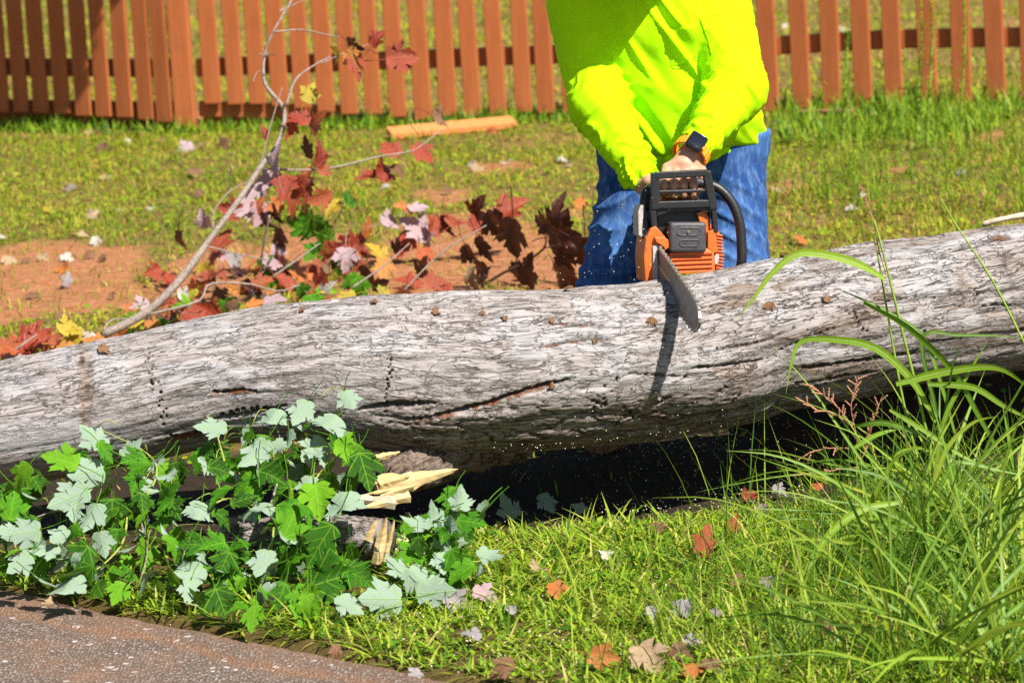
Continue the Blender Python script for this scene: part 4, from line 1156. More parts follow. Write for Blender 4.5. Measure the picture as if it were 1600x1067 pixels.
# --- right hand (picture left) on the rear handle, mostly behind the guard
handR = [cap(wrR, A_(1024, 300, 9.70), .030, .031, ((0, 1, .4), .75)), cap(A_(1016, 294, 9.69), A_(1032, 312, 9.70), .020, .019)]
for k, (dx, dy) in enumerate(((0, 0), (4, 12), (7, 24), (9, 35))):
    handR += chain([A_(1022 + dx, 292 + dy, 9.685), A_(1036 + dx, 294 + dy, 9.665), A_(1050 + dx, 300 + dy, 9.675), A_(1051 + dx, 303 + dy, 9.70)], (.0120, .0115, .0105, .009))
handR += chain([A_(1005, 290, 9.70), A_(1013, 283, 9.675), A_(1032, 282, 9.665), A_(1044, 286, 9.665)], (.0155, .014, .012, .0105))
headc = head
facing = np.array([.05, -.82, -.57]); facing /= np.linalg.norm(facing)
hup = np.cross(np.cross(facing, np.array([0, 0, 1.])), facing); hup /= np.linalg.norm(hup); hlat = np.cross(facing, hup)
H = lambda f, u, l: headc + facing * f + hup * u + hlat * l
headp = [cap(H(-.01, .04, 0), H(-.02, .02, 0), .092, .09), cap(H(.045, -.05, 0), H(.06, -.075, 0), .06, .042), cap(H(.0, -.03, 0), H(.03, -.06, 0), .075, .06), cap(H(.085, .02, 0), H(.108, -.015, 0), .010, .015),
         cap(H(-.01, .0, .082), H(-.02, -.03, .078), .016, .013), cap(H(-.01, .0, -.082), H(-.02, -.03, -.078), .016, .013), cap(H(.085, -.052, -.018), H(.085, -.052, .018), .008, .008), cap(H(.075, .04, -.05), H(.075, .04, .05), .018, .018)]
parts = [cap(pel, (pel + chest) / 2, .135, .13, (np.array([0, 1, 0]), .75)), cap((pel + chest) / 2, chest, .13, .15, (np.array([0, 1, 0]), .75)),
         cap(shR * .8 + chest * .2, shL * .8 + chest * .2, .075, .075), cap(chest, nk, .09, .06), cap(nk, head - facing * .03, .058, .06)] + headp + \
        [cap(shR, elR, .056, .046), cap(elR, wrR, .046, .030), cap(shL, elL, .056, .046), cap(elL, wrL, .046, .030),
         cap(hipR, knR, .092, .062), cap(knR, anR, .060, .042), cap(hipL, knL, .092, .062), cap(knL, anL, .060, .042),
         cap(anR, anR + np.array([0, -.16, -.05]), .04, .035), cap(anL, anL + np.array([0, -.16, -.05]), .04, .035)]
bodyfn = union(parts + [(f, .012) for f in handL + handR] + [(f, .004) for f in fing + thL], .03)
manr = thing('person', 'man in a fluorescent yellow-green long-sleeved shirt and blue jeans leaning over the trunk', 'person', (float(pel[0]), float(pel[1]), 0.))
body, _, _ = sdf_object('body', bodyfn, (-.25 + pel[0] - .25, 9.42, -.06), (pel[0] + .45, 10.35, 1.55), .0045, skin.m, manr)
# nails on the visible fingers are too small to see behind the guard; hair and beard
hairm = plain('dark_hair', (.035, .022, .015), .8, .5, 200, .2, .5)
hairfn = union([cap(H(-.02, .055, 0), H(-.035, .03, 0), .094, .096), cap(H(-.04, .0, 0), H(-.05, -.03, 0), .085, .07)], .03)
cutf = lambda p: np.maximum(hairfn(p), ((p - headc) @ facing) - .045 + ((p - headc) @ hup) * -.5)
sdf_object('hair', cutf, H(0, 0, 0) - .16, H(0, 0, 0) + .17, .006, hairm, manr)
beard = union([cap(H(.05, -.058, 0), H(.062, -.082, 0), .0615, .045), cap(H(.01, -.035, .06), H(.045, -.07, .035), .025, .03), cap(H(.01, -.035, -.06), H(.045, -.07, -.035), .025, .03)], .02)
sdf_object('beard', lambda p: np.maximum(beard(p), ((p - headc) @ hup) + .04), H(0, 0, 0) - .16, H(0, 0, 0) + .16, .006, hairm, manr)
for s_ in (-1, 1):
    bm = bmesh.new(); bmesh.ops.create_uvsphere(bm, u_segments=12, v_segments=8, radius=.0125)
    link('eye', bm_mesh('eye', bm, True), plain('eye_white', (.7, .68, .65), .2, .05), manr, Vector(H(.080, .012, .032 * s_)) - manr.location)
# --- shirt
hem = A_(1060, 246, PY); waistdir = np.array([0, 0, 1.])
shoulder_l = shR * .86 + chest * .14; shoulder_r = shL * .86 + chest * .14
torso = union([cap(A_(1068, 235, PY + .01), A_(1045, 140, 9.99), .212, .205, ((0, 1, 0), .66)), cap(A_(1045, 140, 9.99), A_(1015, 40, 9.93), .20, .185, ((0, 1, 0), .70)),
               cap(shoulder_l, shoulder_r, .088, .088), cap(A_(1012, 10, 9.91), nk, .10, .072)], .06)
slR = union([cap(shR, elR, .080, .074), cap(elR, wrR + (elR - wrR) * .14, .074, .047)], .03)
slL = union([cap(shL, elL, .080, .075), cap(elL, wrL + (elL - wrL) * .22, .074, .049)], .03)
hemz = lambda p: (hem[2] + .0 - .06 * (p[:, 0] - hem[0]) * -1.2) - p[:, 2]
def hemplane(p):      # lower edge of the shirt, a little higher on his left
    return (A_(1060, 250, PY)[2] + .10 * (p[:, 0] - hem[0])) - p[:, 2]
def shirtfn(p):
    t = np.maximum(torso(p), hemplane(p))
    nkc = np.linalg.norm(np.cross(p - nk, (head - chest) / np.linalg.norm(head - chest)), axis=1)
    t = np.maximum(t, (p - nk) @ (head - chest) / np.linalg.norm(head - chest) - .005)
    arms = np.minimum(slR(p), slL(p))
    return smin(t, arms, .022)
def seg_t(p, a, b):
    ab = b - a; t = np.clip((p - a) @ ab / (ab @ ab), -.2, 1.2); v = p - a - t[:, None] * ab
    return t, np.linalg.norm(v, axis=1), v
def folds(V, N):
    d = np.zeros(len(V))
    px, py = proj(V)
    for sh, el, wr, sd in ((shR, elR, wrR, 1), (shL, elL, wrL, 2)):
        for a, b, key in ((sh, el, 0), (el, wr, 1)):
            t, r, v = seg_t(V, a, b); L = np.linalg.norm(b - a)
            w = sstep(.105, .08, r) * (sstep(-.05, .05, t) * sstep(1.04, .82, t) if key == 0 else sstep(-.02, .18, t) * sstep(1.12, .95, t))
            ref = np.cross(b - a, [0, 1, .2]); ref /= np.linalg.norm(ref); ref2 = np.cross(b - a, ref); ref2 /= np.linalg.norm(ref2)
            ang = np.arctan2(v @ ref, v @ ref2)
            ph = t * L / .042 + .55 * np.sin(ang + sd) + 1.3 * vnoise(t * 5, np.cos(ang) * 1.3, np.sin(ang) * 1.3, 400 + sd * 7 + key)
            ridge = (1 - np.abs(np.sin(np.pi * ph))) ** 1.6
            msk = np.clip(.25 + .9 * vnoise(t * 3 + 4, np.cos(ang) * 1.6, np.sin(ang) * 1.6, 410 + sd + key * 3), 0, 1)
            amp = (.004 + .010 * sstep(.55, 1, t)) if key == 0 else (.009 + .008 * sstep(.45, 0, t) + .013 * sstep(.55, 1., t))
            d += w * amp * (ridge * (.35 + msk) - .25)
    # torso: long soft drapes from the chest to the belt, gathered towards the crotch
    tw_ = sstep(.0, .03, np.minimum(slR(V), slL(V)) + .01)
    x, z = V[:, 0] - hem[0], V[:, 2] - hem[2]
    q = x * (1 + .5 * z) + .35 * z
    d += tw_ * .013 * vnoise(q * 13, z * 2.6, V[:, 1] * 2, 431) + tw_ * .009 * (1 - np.abs(vnoise(q * 24 + z * 9, z * 7, None, 433)) * 2)
    d += tw_ * .010 * np.exp(-((z - .05) / .045) ** 2) * vnoise(x * 5, z * 18, None, 437)           # blousing above the hem
    d -= tw_ * .006 * np.exp(-((z - .028) / .006) ** 2)
    d += .0028 * fbm(V[:, 0] * 28, V[:, 1] * 28, V[:, 2] * 18, 441, 3)
    # hem and cuffs drawn in
    for el, wr, c in ((elR, wrR, .86), (elL, wrL, .78)):
        t, r, v = seg_t(V, el, wr)
        d -= .006 * np.exp(-((t - c + .13) / .025) ** 2) * (r < .09)
    return d
shirt, SV, SQ = sdf_object('shirt', shirtfn, (pel[0] - .52, 9.5, pel[2] - .12), (pel[0] + .36, 10.35, nk[2] + .12), .0055, HIVIS, manr, folds)
SH_BVH = BVHTree.FromPolygons([Vector(v) for v in SV], [tuple(int(i) for i in f) for f in SQ])
# chest pocket and seams, laid on the cloth
def on_shirt(px, py, off=.002, bvh=None):
    d = ray(px, py).normalized()
    h = (bvh or SH_BVH).ray_cast(Vector((0, 0, CAM_H)), d)
    return None if h[0] is None else h[0] - d * off
def patch(name, quad, n, m, off, mat, th=.0022):
    V = []
    for i in range(n + 1):
        for j in range(m + 1):
            u, v = i / n, j / m
            a = np.array(quad[0]) * (1 - u) + np.array(quad[1]) * u; b = np.array(quad[3]) * (1 - u) + np.array(quad[2]) * u
            p = a * (1 - v) + b * v
            e = on_shirt(p[0], p[1], off if 0 < i < n and 0 < j < m else .0004)
            V.append(list(e) if e is not None else [0, 0, 0])
    V = np.array(V)
    return link(name, np_mesh(name, V - np.array(manr.location), [grid_faces(n + 1, m + 1)]), mat, manr)
patch('chest_pocket', [(1044, 46), (1092, 36), (1090, 92), (1050, 106)], 14, 16, .004, HIVIS)
def seam(pts, r=.0016, n=30):
    P = [on_shirt(x, y, .0006) for x, y, _ in catmull([(x, y, 0) for x, y in pts], n)]
    P = [p for p in P if p is not None]
    if len(P) > 3: link('seam', tube('seam', np.array(P) - np.array(manr.location), r, 5), HIVIS, manr)
seam([(1046, 50), (1068, 47), (1090, 40)]); seam([(1045, 47), (1048, 80), (1051, 106), (1070, 103), (1089, 93)])
seam([(1089, 0), (1094, 30), (1106, 60), (1112, 85)])
# --- jeans
legs = union([cap(hipR, knR, .112, .082), cap(knR, anR + np.array([0, 0, .03]), .084, .072)], .03)
legs2 = union([cap(hipL, knL, .112, .084), cap(knL, anL + np.array([0, 0, .03]), .084, .072)], .03)
seat = cap(A_(1010, 222, PY + .03), A_(1124, 214, PY + .03), .135, .135)
def jeansfn(p):
    d = smin(np.minimum(legs(p), legs2(p)), seat(p), .03)
    d = np.maximum(d, p[:, 2] - (hem[2] + .06))
    return np.maximum(d, .075 - p[:, 2] - 0)
def jfolds(V, N):
    x, y, z = V[:, 0], V[:, 1], V[:, 2]
    px, py = proj(V)
    d = .009 * vnoise(x * 9, y * 9, z * 6, 451) + .006 * vnoise(x * 20, y * 20, z * 14, 453)
    s = np.where(px < 1065, 1., -1.)
    ph = (z - .5 * s * x) / .055 + .8 * vnoise(x * 6, y * 6, z * 4, 455)
    msk = np.clip(vnoise(x * 5, y * 5, z * 5, 457) + .25, 0, 1)
    d += .020 * msk * (1 - np.abs(np.sin(np.pi * ph))) ** 1.5
    d *= 1 - .8 * sstep(hem[2] - .10, hem[2] - .02, z)
    kz = np.exp(-((z - knR[2] + .02) / .07) ** 2)
    d += .018 * kz * (1 - np.abs(np.sin(np.pi * (z / .038 + .6 * vnoise(x * 12, y * 12, z * 3, 459))))) * (px < 1065)
    return d
jeans, JV, JQ = sdf_object('jeans', jeansfn, (pel[0] - .42, 9.6, .03), (pel[0] + .42, 10.4, hem[2] + .09), .0065, DENIM, manr, jfolds)
BOOT = plain('boot_leather', (.06, .035, .02), .6, .4, 60, .3, .3)
for an in (anR, anL):
    sdf_object('boot', union([cap(an + np.array([0, .03, -.03]), an + np.array([.0, -.16, -.05]), .052, .042), cap(an + [0, .02, -.02], an + [0, .02, .06], .055, .058)], .03), an - [.12, .28, .10], an + [.12, .14, .12], .007, BOOT, manr)

# ------------------------------------------------------------------ watch
fa = (wrL - elL) / np.linalg.norm(wrL - elL)
wc = A_(1080, 239, 9.62)
face_n = np.array(VIEWN) * 1. + np.array([.05, 0, .25]); face_n -= fa * (face_n @ fa); face_n /= np.linalg.norm(face_n)
lat_w = np.cross(face_n, fa)
RW = Matrix((Vector(lat_w), Vector(fa), Vector(face_n))).transposed().to_4x4()
watch = thing('wristwatch', 'square black smartwatch on a ribbed orange strap worn on the wrist', 'watch', tuple(A_(1080, 239, 9.62)))
RWm = RW @ Matrix.Scale(1.12, 4)
ORS = plain('orange_rubber', (.80, .26, .015), .55, .12, 90, .35)
CASE = plain('dark_metal', (.05, .05, .055), .3, .2, 90, .5, 0, .8)
SCR = plain('black_glass', (.008, .010, .018), .06, .1, 90, .6)
rx_, rz_ = .0385, .0375
bm = bmesh.new()
n = 44; ringv = []
for i in range(n):
    a = 2 * math.pi * i / n
    rb_ = .0012 if i % 2 else 0
    for y in (-.0115, .0115):
        for o in (0, .0035 + rb_):
            ringv.append(bm.verts.new(((rx_ + o) * math.cos(a), y, (rz_ + o) * math.sin(a))))
for i in range(n):
    a, b = 4 * i, 4 * ((i + 1) % n)
    for p, q in ((0, 1), (1, 3), (3, 2), (2, 0)):
        bm.faces.new((ringv[a + p], ringv[b + p], ringv[b + q], ringv[a + q]))
def wpart(name, bm, mat, smooth=False, par=None):
    me = bm_mesh(name, bm, smooth); o = link(name, me, mat, par or watch); 
    if par is None: o.matrix_basis = RWm
    return o
wpart('strap', bm, ORS)
bm = bmesh.new(); bm_box(bm, (-.0205, -.0235, .036), (.0205, .0235, .049), .007, 4); case = wpart('watch_case', bm, CASE, True)
bm = bmesh.new(); bm_box(bm, (-.0172, -.0200, .0485), (.0172, .0200, .0503), .0014, 2); wpart('screen', bm, SCR, True, case)
bm = bmesh.new(); bmesh.ops.create_cone(bm, cap_ends=True, segments=16, radius1=.0045, radius2=.004, depth=.004, matrix=Matrix.Translation((.0215, .008, .043)) @ Matrix.Rotation(math.pi / 2, 4, 'Y')); wpart('crown', bm, ORS, False, case)

# hat: unseen above the frame, added to shade chest and arm
STRAW = plain('straw', (.50, .36, .16), .8, .3, 160, .2, .5)
hat = thing('shade_hat', 'wide brimmed straw sun hat on the man, added out of view to shade him', 'hat', tuple(H(0, .07, 0)))
bm = bmesh.new()
prof = [(.0, .115), (.06, .112), (.088, .095), (.098, .05), (.102, .0), (.13, -.008), (.16, -.012), (.192, -.004), (.194, .0), (.16, -.006), (.13, -.002), (.105, .006)]
rings = []
for r, z in prof:
    rings.append([bm.verts.new((max(r, .001) * math.cos(2 * math.pi * k / 40), max(r, .001) * math.sin(2 * math.pi * k / 40), z + ((.018 * math.sin(4 * math.pi * k / 40 + 1) + .008 * math.sin(14 * math.pi * k / 40)) if r > .12 else 0))) for k in range(40)])
for a, b in zip(rings[:-1], rings[1:]):
    for k in range(40): bm.faces.new((a[k], b[k], b[(k + 1) % 40], a[(k + 1) % 40]))
bm.faces.new(rings[0])
bmesh.ops.recalc_face_normals(bm, faces=bm.faces)
o = link('brim_and_crown', bm_mesh('brim_and_crown', bm, True), STRAW, hat)
bm = bmesh.new()
r_a = [bm.verts.new((.1035 * math.cos(2 * math.pi * k / 40), .1035 * math.sin(2 * math.pi * k / 40), .004)) for k in range(40)]
r_b = [bm.verts.new((.1005 * math.cos(2 * math.pi * k / 40), .1005 * math.sin(2 * math.pi * k / 40), .034)) for k in range(40)]
for k in range(40): bm.faces.new((r_a[k], r_a[(k + 1) % 40], r_b[(k + 1) % 40], r_b[k]))
link('hat_band', bm_mesh('hat_band', bm, True), plain('hat_band', (.05, .03, .02), .8), hat)
hat.rotation_euler = (math.radians(14), math.radians(0), 0)
# ------------------------------------------------------------------ chainsaw
SY = 9.50
SO = U(1070, 395, SY)
yaw = math.radians(7)
sa = (cam_r * math.cos(yaw) + (-fwd) * -math.sin(yaw) * -1 * 0 + fwd * math.sin(yaw) * 0).normalized()
sC = (-fwd + cam_r * math.tan(math.radians(6)) - cam_u * .06).normalized()      # towards the tip
sA = (cam_r - sC * cam_r.dot(sC)).normalized()
sB = sC.cross(sA).normalized()
PPM = F / SY
SAW = Matrix((sA, sB, sC)).transposed().to_4x4()
saw = thing('chainsaw', 'orange and black chainsaw with a dark guide bar held over the trunk', 'chainsaw')
saw.matrix_world = Matrix.Translation(SO) @ SAW
def L_(px, py, c=0.):     # pixel -> saw plane
    return ((px - 1070) / PPM, (395 - py) / PPM, c)
def sp(name, bm, mat, smooth=False, parent=None):
    return link(name, bm_mesh(name, bm, smooth), mat, parent or saw)
ORG = plain('saw_orange', (.62, .125, .018), .4, .16, 60, .45, .05)
BLK = plain('saw_black_plastic', (.012, .012, .013), .42, .35, 150, .45, .15)
DGR = plain('muffler_grey', (.065, .063, .068), .5, .3, 120, .4, .15, .3)
STL = plain('bar_steel', (.17, .15, .14), .5, .5, 40, .5, .1, .55)
CHN = plain('chain_steel', (.34, .31, .28), .4, .5, 200, .5, 0, .6)
GRY = plain('grey_plastic', (.40, .37, .34), .6, .2, 90, .3)
def poly(name, pts, c0, c1, mat, bevel=.003, parent=None):
    bm = bmesh.new(); bm_prism(bm, [L_(x, y)[:2] for x, y in pts], c0, c1, bevel)
    bmesh.ops.recalc_face_normals(bm, faces=bm.faces)
    return sp(name, bm, mat, False, parent)
# bodies behind the front
poly('engine_housing', [(1022, 428), (1018, 360), (1030, 340), (1108, 336), (1116, 352), (1120, 425)], -.20, -.035, ORG, .008)
poly('cylinder_shroud', [(1026, 372), (1026, 322), (1036, 315), (1108, 312), (1114, 330), (1114, 372)], -.19, -.028, BLK, .006)
poly('filter_cover', [(1034, 322), (1040, 308), (1098, 306), (1104, 318), (1104, 322)], -.21, -.075, ORG, .006)
poly('inner_panel', [(1090, 332), (1104, 326), (1111, 345), (1112, 372), (1102, 380), (1096, 352)], -.03, -.008, ORG, .004)
# lower front with cooling ribs
poly('front_housing', [(1040, 428), (1042, 398), (1050, 392), (1105, 388), (1116, 394), (1118, 426)], -.05, .012, ORG, .006)
for i, y in enumerate((396, 404, 411, 418, 425)):
    poly('rib', [(1044 + 2 * i, y + 2.6), (1044 + 2 * i, y - 1.2), (1112, y - 3.6), (1113, y + .6)], .008, .020 + .001 * i, ORG, .0015)
poly('cheek_panel', [(1106, 388), (1106, 362), (1118, 356), (1122, 392), (1118, 396)], -.04, .008, ORG, .003)
# starter cover with slanted slats on the right
poly('starter_cover', [(1118, 432), (1116, 360), (1124, 358), (1129, 372), (1131, 420), (1128, 432)], -.16, -.006, ORG, .004)
for i in range(12):
    y = 366 + i * 5.2
    poly('slat', [(1120, y + 1.8), (1120, y - .6), (1133 - abs(i - 6) * .35, y + 1.2), (1133 - abs(i - 6) * .35, y + 3.4)], -.05, .002, ORG, .0008)
poly('catcher', [(1116, 402), (1120, 396), (1124, 400), (1122, 412), (1117, 414)], -.01, .012, GRY, .001)
# muffler cover with two recesses and a bolt
bm = bmesh.new()
a0, a1 = L_(1042, 394), L_(1101, 346)
bm_box(bm, (a0[0], a0[1], -.02), (a1[0], a1[1], .038), .010, 4)
muf = sp('muffler', bm, DGR, True)
def slot(px0, py0, px1, py1, c, depth_mat, rim=.0016):
    x0, y0, _ = L_(px0, py1); x1, y1, _ = L_(px1, py0); r = (y1 - y0) / 2
    pts = []
    for k in range(9): a = math.pi / 2 + math.pi * k / 8; pts.append((x0 + r + r * math.cos(a), (y0 + y1) / 2 + r * math.sin(a)))
    for k in range(9): a = -math.pi / 2 + math.pi * k / 8; pts.append((x1 - r + r * math.cos(a), (y0 + y1) / 2 + r * math.sin(a)))
    bm = bmesh.new()
    o_ = [bm.verts.new((x, y, c + .0022)) for x, y in pts]; n = len(pts)
    cx, cy = (x0 + x1) / 2, (y0 + y1) / 2
    out = [bm.verts.new((cx + (x - cx) * 1.07, cy + (y - cy) * 1.24, c - .002)) for x, y in pts]
    inn = [bm.verts.new((cx + (x - cx) * .95, cy + (y - cy) * .8, c - .0006)) for x, y in pts]
    for i in range(n):
        j = (i + 1) % n
        bm.faces.new((out[i], out[j], o_[j], o_[i])); bm.faces.new((o_[i], o_[j], inn[j], inn[i]))
    bm.faces.new(inn)
    bmesh.ops.recalc_face_normals(bm, faces=bm.faces)
    return sp('recess', bm, depth_mat, True, muf)
slot(1054, 355, 1091, 367, .0385, DGR); slot(1058, 374, 1090, 384, .0385, DGR)
bm = bmesh.new(); c_ = L_(1072, 361); bmesh.ops.create_cone(bm, cap_ends=True, segments=10, radius1=.0045, radius2=.0038, depth=.006, matrix=Matrix.Translation((c_[0], c_[1], .0395)))
sp('bolt', bm, plain('brass', (.30, .24, .13), .4, .2, 90, .5, 0, .7), False, muf)
# hand guard: frame with two slots, lower cowl
bm = bmesh.new()
def bar_(bm, p, q, w, c0, c1):
    a, b = Vector(L_(*p)), Vector(L_(*q)); d = (b - a); Ln = d.length; d.normalize(); ang = math.atan2(d.y, d.x)
    Mx = Matrix.Translation((a.x, a.y, 0)) @ Matrix.Rotation(ang, 4, 'Z')
    bm_box(bm, (-w / 2 * .3, -w / 2, c0), (Ln + w / 2 * .3, w / 2, c1), .003, 2, Mx)
wpx = 1 / PPM
bar_(bm, (1023, 273), (1103, 269), 11.5 * wpx, -.012, .014)
bar_(bm, (1027, 299), (1104, 297), 5.5 * wpx, -.006, .008)
bar_(bm, (1022, 270), (1022, 325), 13 * wpx, -.012, .013)
bar_(bm, (1104, 268), (1115, 325), 13 * wpx, -.012, .013)
bar_(bm, (1020, 320), (1118, 317), 12 * wpx, -.014, .012)
bar_(bm, (1018, 320), (1022, 362), 9 * wpx, -.016, .010)
bar_(bm, (1115, 320), (1119, 362), 8 * wpx, -.016, .010)
sp('hand_guard', bm, BLK)
poly('guard_cowl', [(1024, 338), (1030, 323), (1044, 319), (1096, 317), (1110, 322), (1117, 336), (1106, 330), (1096, 327), (1044, 329), (1034, 332)], -.03, .004, BLK, .002)
# handle tube
hp = [(1012, 372, -.02), (1010, 345, -.03), (1009, 318, -.04), (1015, 298, -.05), (1035, 289, -.058), (1075, 286, -.06), (1108, 287, -.06), (1132, 296, -.056), (1151, 318, -.05), (1162, 348, -.045), (1165, 380, -.042), (1165, 412, -.04), (1158, 430, -.05), (1130, 436, -.07)]
link('front_handle', tube('front_handle', catmull([L_(*p) for p in hp], 90), .0128, 14), BLK, saw)
for t_ in ((1095, 286),):
    a = L_(*t_, -.06)
    bm = bmesh.new(); bmesh.ops.create_cone(bm, cap_ends=True, segments=16, radius1=.0145, radius2=.0145, depth=.022, matrix=Matrix.Translation(a) @ Matrix.Rotation(math.pi / 2, 4, 'Y')); sp('handle_grip', bm, BLK, False)
link('rear_handle', tube('rear_handle', catmull([L_(1062, 345, -.19), L_(1060, 318, -.24), L_(1058, 312, -.30), L_(1058, 330, -.37), L_(1060, 375, -.40), L_(1062, 410, -.36), L_(1064, 420, -.20)], 40), .0165, 12), BLK, saw)
link('trigger_guard', tube('trigger_guard', catmull([L_(1060, 330, -.22), L_(1060, 350, -.27), L_(1060, 345, -.33)], 14), .006, 8), ORG, saw)
# clutch cover, brake plate and bar root on the left
poly('clutch_cover', [(1006, 440), (1003, 402), (1006, 372), (1014, 356), (1022, 352), (1034, 366), (1041, 372), (1043, 386), (1034, 392), (1030, 402), (1030, 440)], -.15, .016, ORG, .005)
poly('cover_lip', [(1019, 370), (1034, 369), (1041, 374), (1043, 386), (1036, 390), (1032, 380), (1022, 378)], .010, .030, ORG, .003)
poly('bar_plate', [(1018, 440), (1017, 384), (1024, 381), (1026, 440)], .010, .022, GRY, .001)
poly('brake_plate', [(998, 368), (997, 330), (1001, 320), (1007, 320), (1005, 372)], -.12, -.02, GRY, .003)
poly('brake_lever', [(1006, 364), (1008, 335), (1014, 328), (1020, 330), (1020, 364)], -.06, -.02, BLK, .003)
poly('spike', [(1030, 398), (1040, 404), (1036, 410), (1044, 416), (1036, 422), (1040, 432), (1028, 436)], -.02, .02, CHN, .001)
# guide bar: its own direction from root to tip
rootW, tipW = U(1030, 415, SY - .03), U(1093, 502, SY - .46)
inv = saw.matrix_world.inverted()
rl, tl = inv @ rootW, inv @ tipW
bd = (tl - rl); BL = bd.length; bd.normalize()
bn = Vector((0, 1, 0)).cross(bd).normalized(); bh = bd.cross(bn).normalized()
if bh.y < 0: bh = -bh
bn = bh.cross(bd)
BM = Matrix((bd, bh, bn)).transposed().to_4x4(); BM.translation = rl
def bar_outline(off=0., n=18):
    hb = .040; pts = [(-.05, -hb - off)]
    for f in np.linspace(0, .75, 10): pts.append((BL * f, -(hb - .004 * f) - off))
    for k in range(n + 1):
        a = -math.pi / 2 + math.pi * k / n
        pts.append((BL * .78 + (BL * .22 + off) * math.cos(a) ** .85, (.0365 + off) * math.sin(a)))
    for f in np.linspace(.75, 0, 10): pts.append((BL * f, (hb - .004 * f) + off))
    pts.append((-.05, hb + off))
    return pts
bm = bmesh.new(); bm_prism(bm, bar_outline(), -.0022, .0022, 0); bmesh.ops.recalc_face_normals(bm, faces=bm.faces)
gb_ = sp('guide_bar', bm, STL); gb_.matrix_basis = BM
bm = bmesh.new()
bm_prism(bm, [(-.01, -.004), (BL * .30, -.004), (BL * .30, .004), (-.01, .004)], -.0026, .0026, 0); bmesh.ops.recalc_face_normals(bm, faces=bm.faces)
sp('slot', bm, CHN, False, gb_)
bm = bmesh.new()
ol = np.array(bar_outline(.003)); seg = np.linalg.norm(np.diff(ol, axis=0), axis=1); cl = np.concatenate([[0], np.cumsum(seg)])
for k, s_ in enumerate(np.arange(0, cl[-1], .0095)):
    x, y = np.interp(s_, cl, ol[:, 0]), np.interp(s_, cl, ol[:, 1]); x2, y2 = np.interp(s_ + .004, cl, ol[:, 0]), np.interp(s_ + .004, cl, ol[:, 1])
    Mx = Matrix.Translation((x, y, 0)) @ Matrix.Rotation(math.atan2(y2 - y, x2 - x), 4, 'Z')
    hgt = .0075 if k % 3 == 0 else .003
    bm_box(bm, (-.0042, -hgt, -.0032), (.0042, .003, .0032), 0, 1, Mx)
sp('chain', bm, CHN, False, gb_)
# ------------------------------------------------------------------ broken limb under the trunk, broken piece on the ground
stubp = [U(800, 660, 9.36), U(740, 684, 9.30), U(685, 712, 9.23), U(640, 734, 9.15), U(606, 750, 9.09)]
P = catmull(stubp, 120); rs = np.interp(np.linspace(0, 1, 120), [0, .35, .8, 1], [.10, .075, .052, .040])
V, q, t = tube_arrays(P, rs, 40)
nz = fbm(V[:, 0] * 30, V[:, 1] * 30, V[:, 2] * 30, 501, 4); ctr = np.repeat(P, 40, 0); ctr = np.vstack([ctr, P[:1], P[-1:]])
aj = np.concatenate([np.tile(np.arange(40), 120), [0, 0]]) / 40 * 6.283; ai = np.concatenate([np.repeat(np.arange(120), 40), [0, 119]]) / 120
rd = np.abs(vnoise(ai * 14, np.cos(aj) * 6, np.sin(aj) * 6, 503)); cr = 1 - sstep(.05, .16, rd)
V = V + (V - ctr) * (.16 * nz - .10 * cr)[:, None]
o = link('broken_limb', np_mesh('broken_limb', V - tc, [q, t], {'crack': np.clip(cr * .8 + .25, 0, 1), 'brown': np.ones(len(V)), 'lichen': np.zeros(len(V)), 'red': np.zeros(len(V)), 'bu': ai * .3, 'bv': aj * .07, 'rough': np.ones(len(V))}), BARK, trunk)
o['label'] = 'torn limb stub under the trunk with split yellow wood'
def splinter(parent, name, base, tip, w, th, seed, mat=RAW, k=9):
    """a torn blade of wood from base to tip"""
    base, tip = np.array(base), np.array(tip); d = tip - base
    up = np.array(VIEWN) ; s = np.cross(d, up); s /= np.linalg.norm(s); nn = np.cross(s, d); nn /= np.linalg.norm(nn)
    rg = np.random.default_rng(seed); Vs = []
    for i in range(k + 1):
        f = i / k; ww = w * (1 - f ** 1.7) + .0015; c = base + d * f
        a, b = rg.uniform(.75, 1.2), rg.uniform(.75, 1.2)
        tt = th * (1 - f * .7)
        Vs += [c - s * ww * a, c + nn * tt * rg.uniform(.6, 1.3), c + s * ww * b, c - nn * tt]
    F_ = [[4 * i + j, 4 * i + (j + 1) % 4, 4 * i + 4 + (j + 1) % 4, 4 * i + 4 + j] for i in range(k) for j in range(4)]
    return link(name, np_mesh(name, np.array(Vs) - (np.array(parent.location) if parent else 0), [np.array(F_), np.array([[0, 3, 2, 1], [4 * k, 4 * k + 1, 4 * k + 2, 4 * k + 3]])], None, False), mat, parent)
splinter(trunk, 'splinter', U(588, 764, 8.99), U(715, 733, 9.13), .027, .010, 1)
splinter(trunk, 'splinter', U(592, 775, 8.98), U(650, 758, 9.04), .011, .010, 2)
splinter(trunk, 'splinter', U(590, 758, 8.99), U(640, 744, 9.04), .013, .010, 4)
splinter(trunk, 'splinter', U(588, 716, 9.03), U(625, 706, 9.05), .008, .008, 5)
pale = plain('inner_bark', (.42, .34, .24), .85, .3, 40, .1, .4)
splinter(trunk, 'bark_strip', U(618, 786, 8.90), U(510, 774, 8.86), .014, .008, 6, pale)
splinter(trunk, 'bark_strip', U(640, 776, 8.92), U(560, 795, 8.86), .012, .008, 7, RAW)
for i in range(4):
    x0, y0 = 588 + lr.uniform(-6, 10), lr.uniform(752, 778)
    splinter(trunk, 'splinter', U(x0 + lr.uniform(35, 80), y0 - lr.uniform(8, 26), 9.06), U(x0 - lr.uniform(0, 16), y0 + lr.uniform(-3, 6), 8.97 - .01 * i), .004, .004, 40 + i)
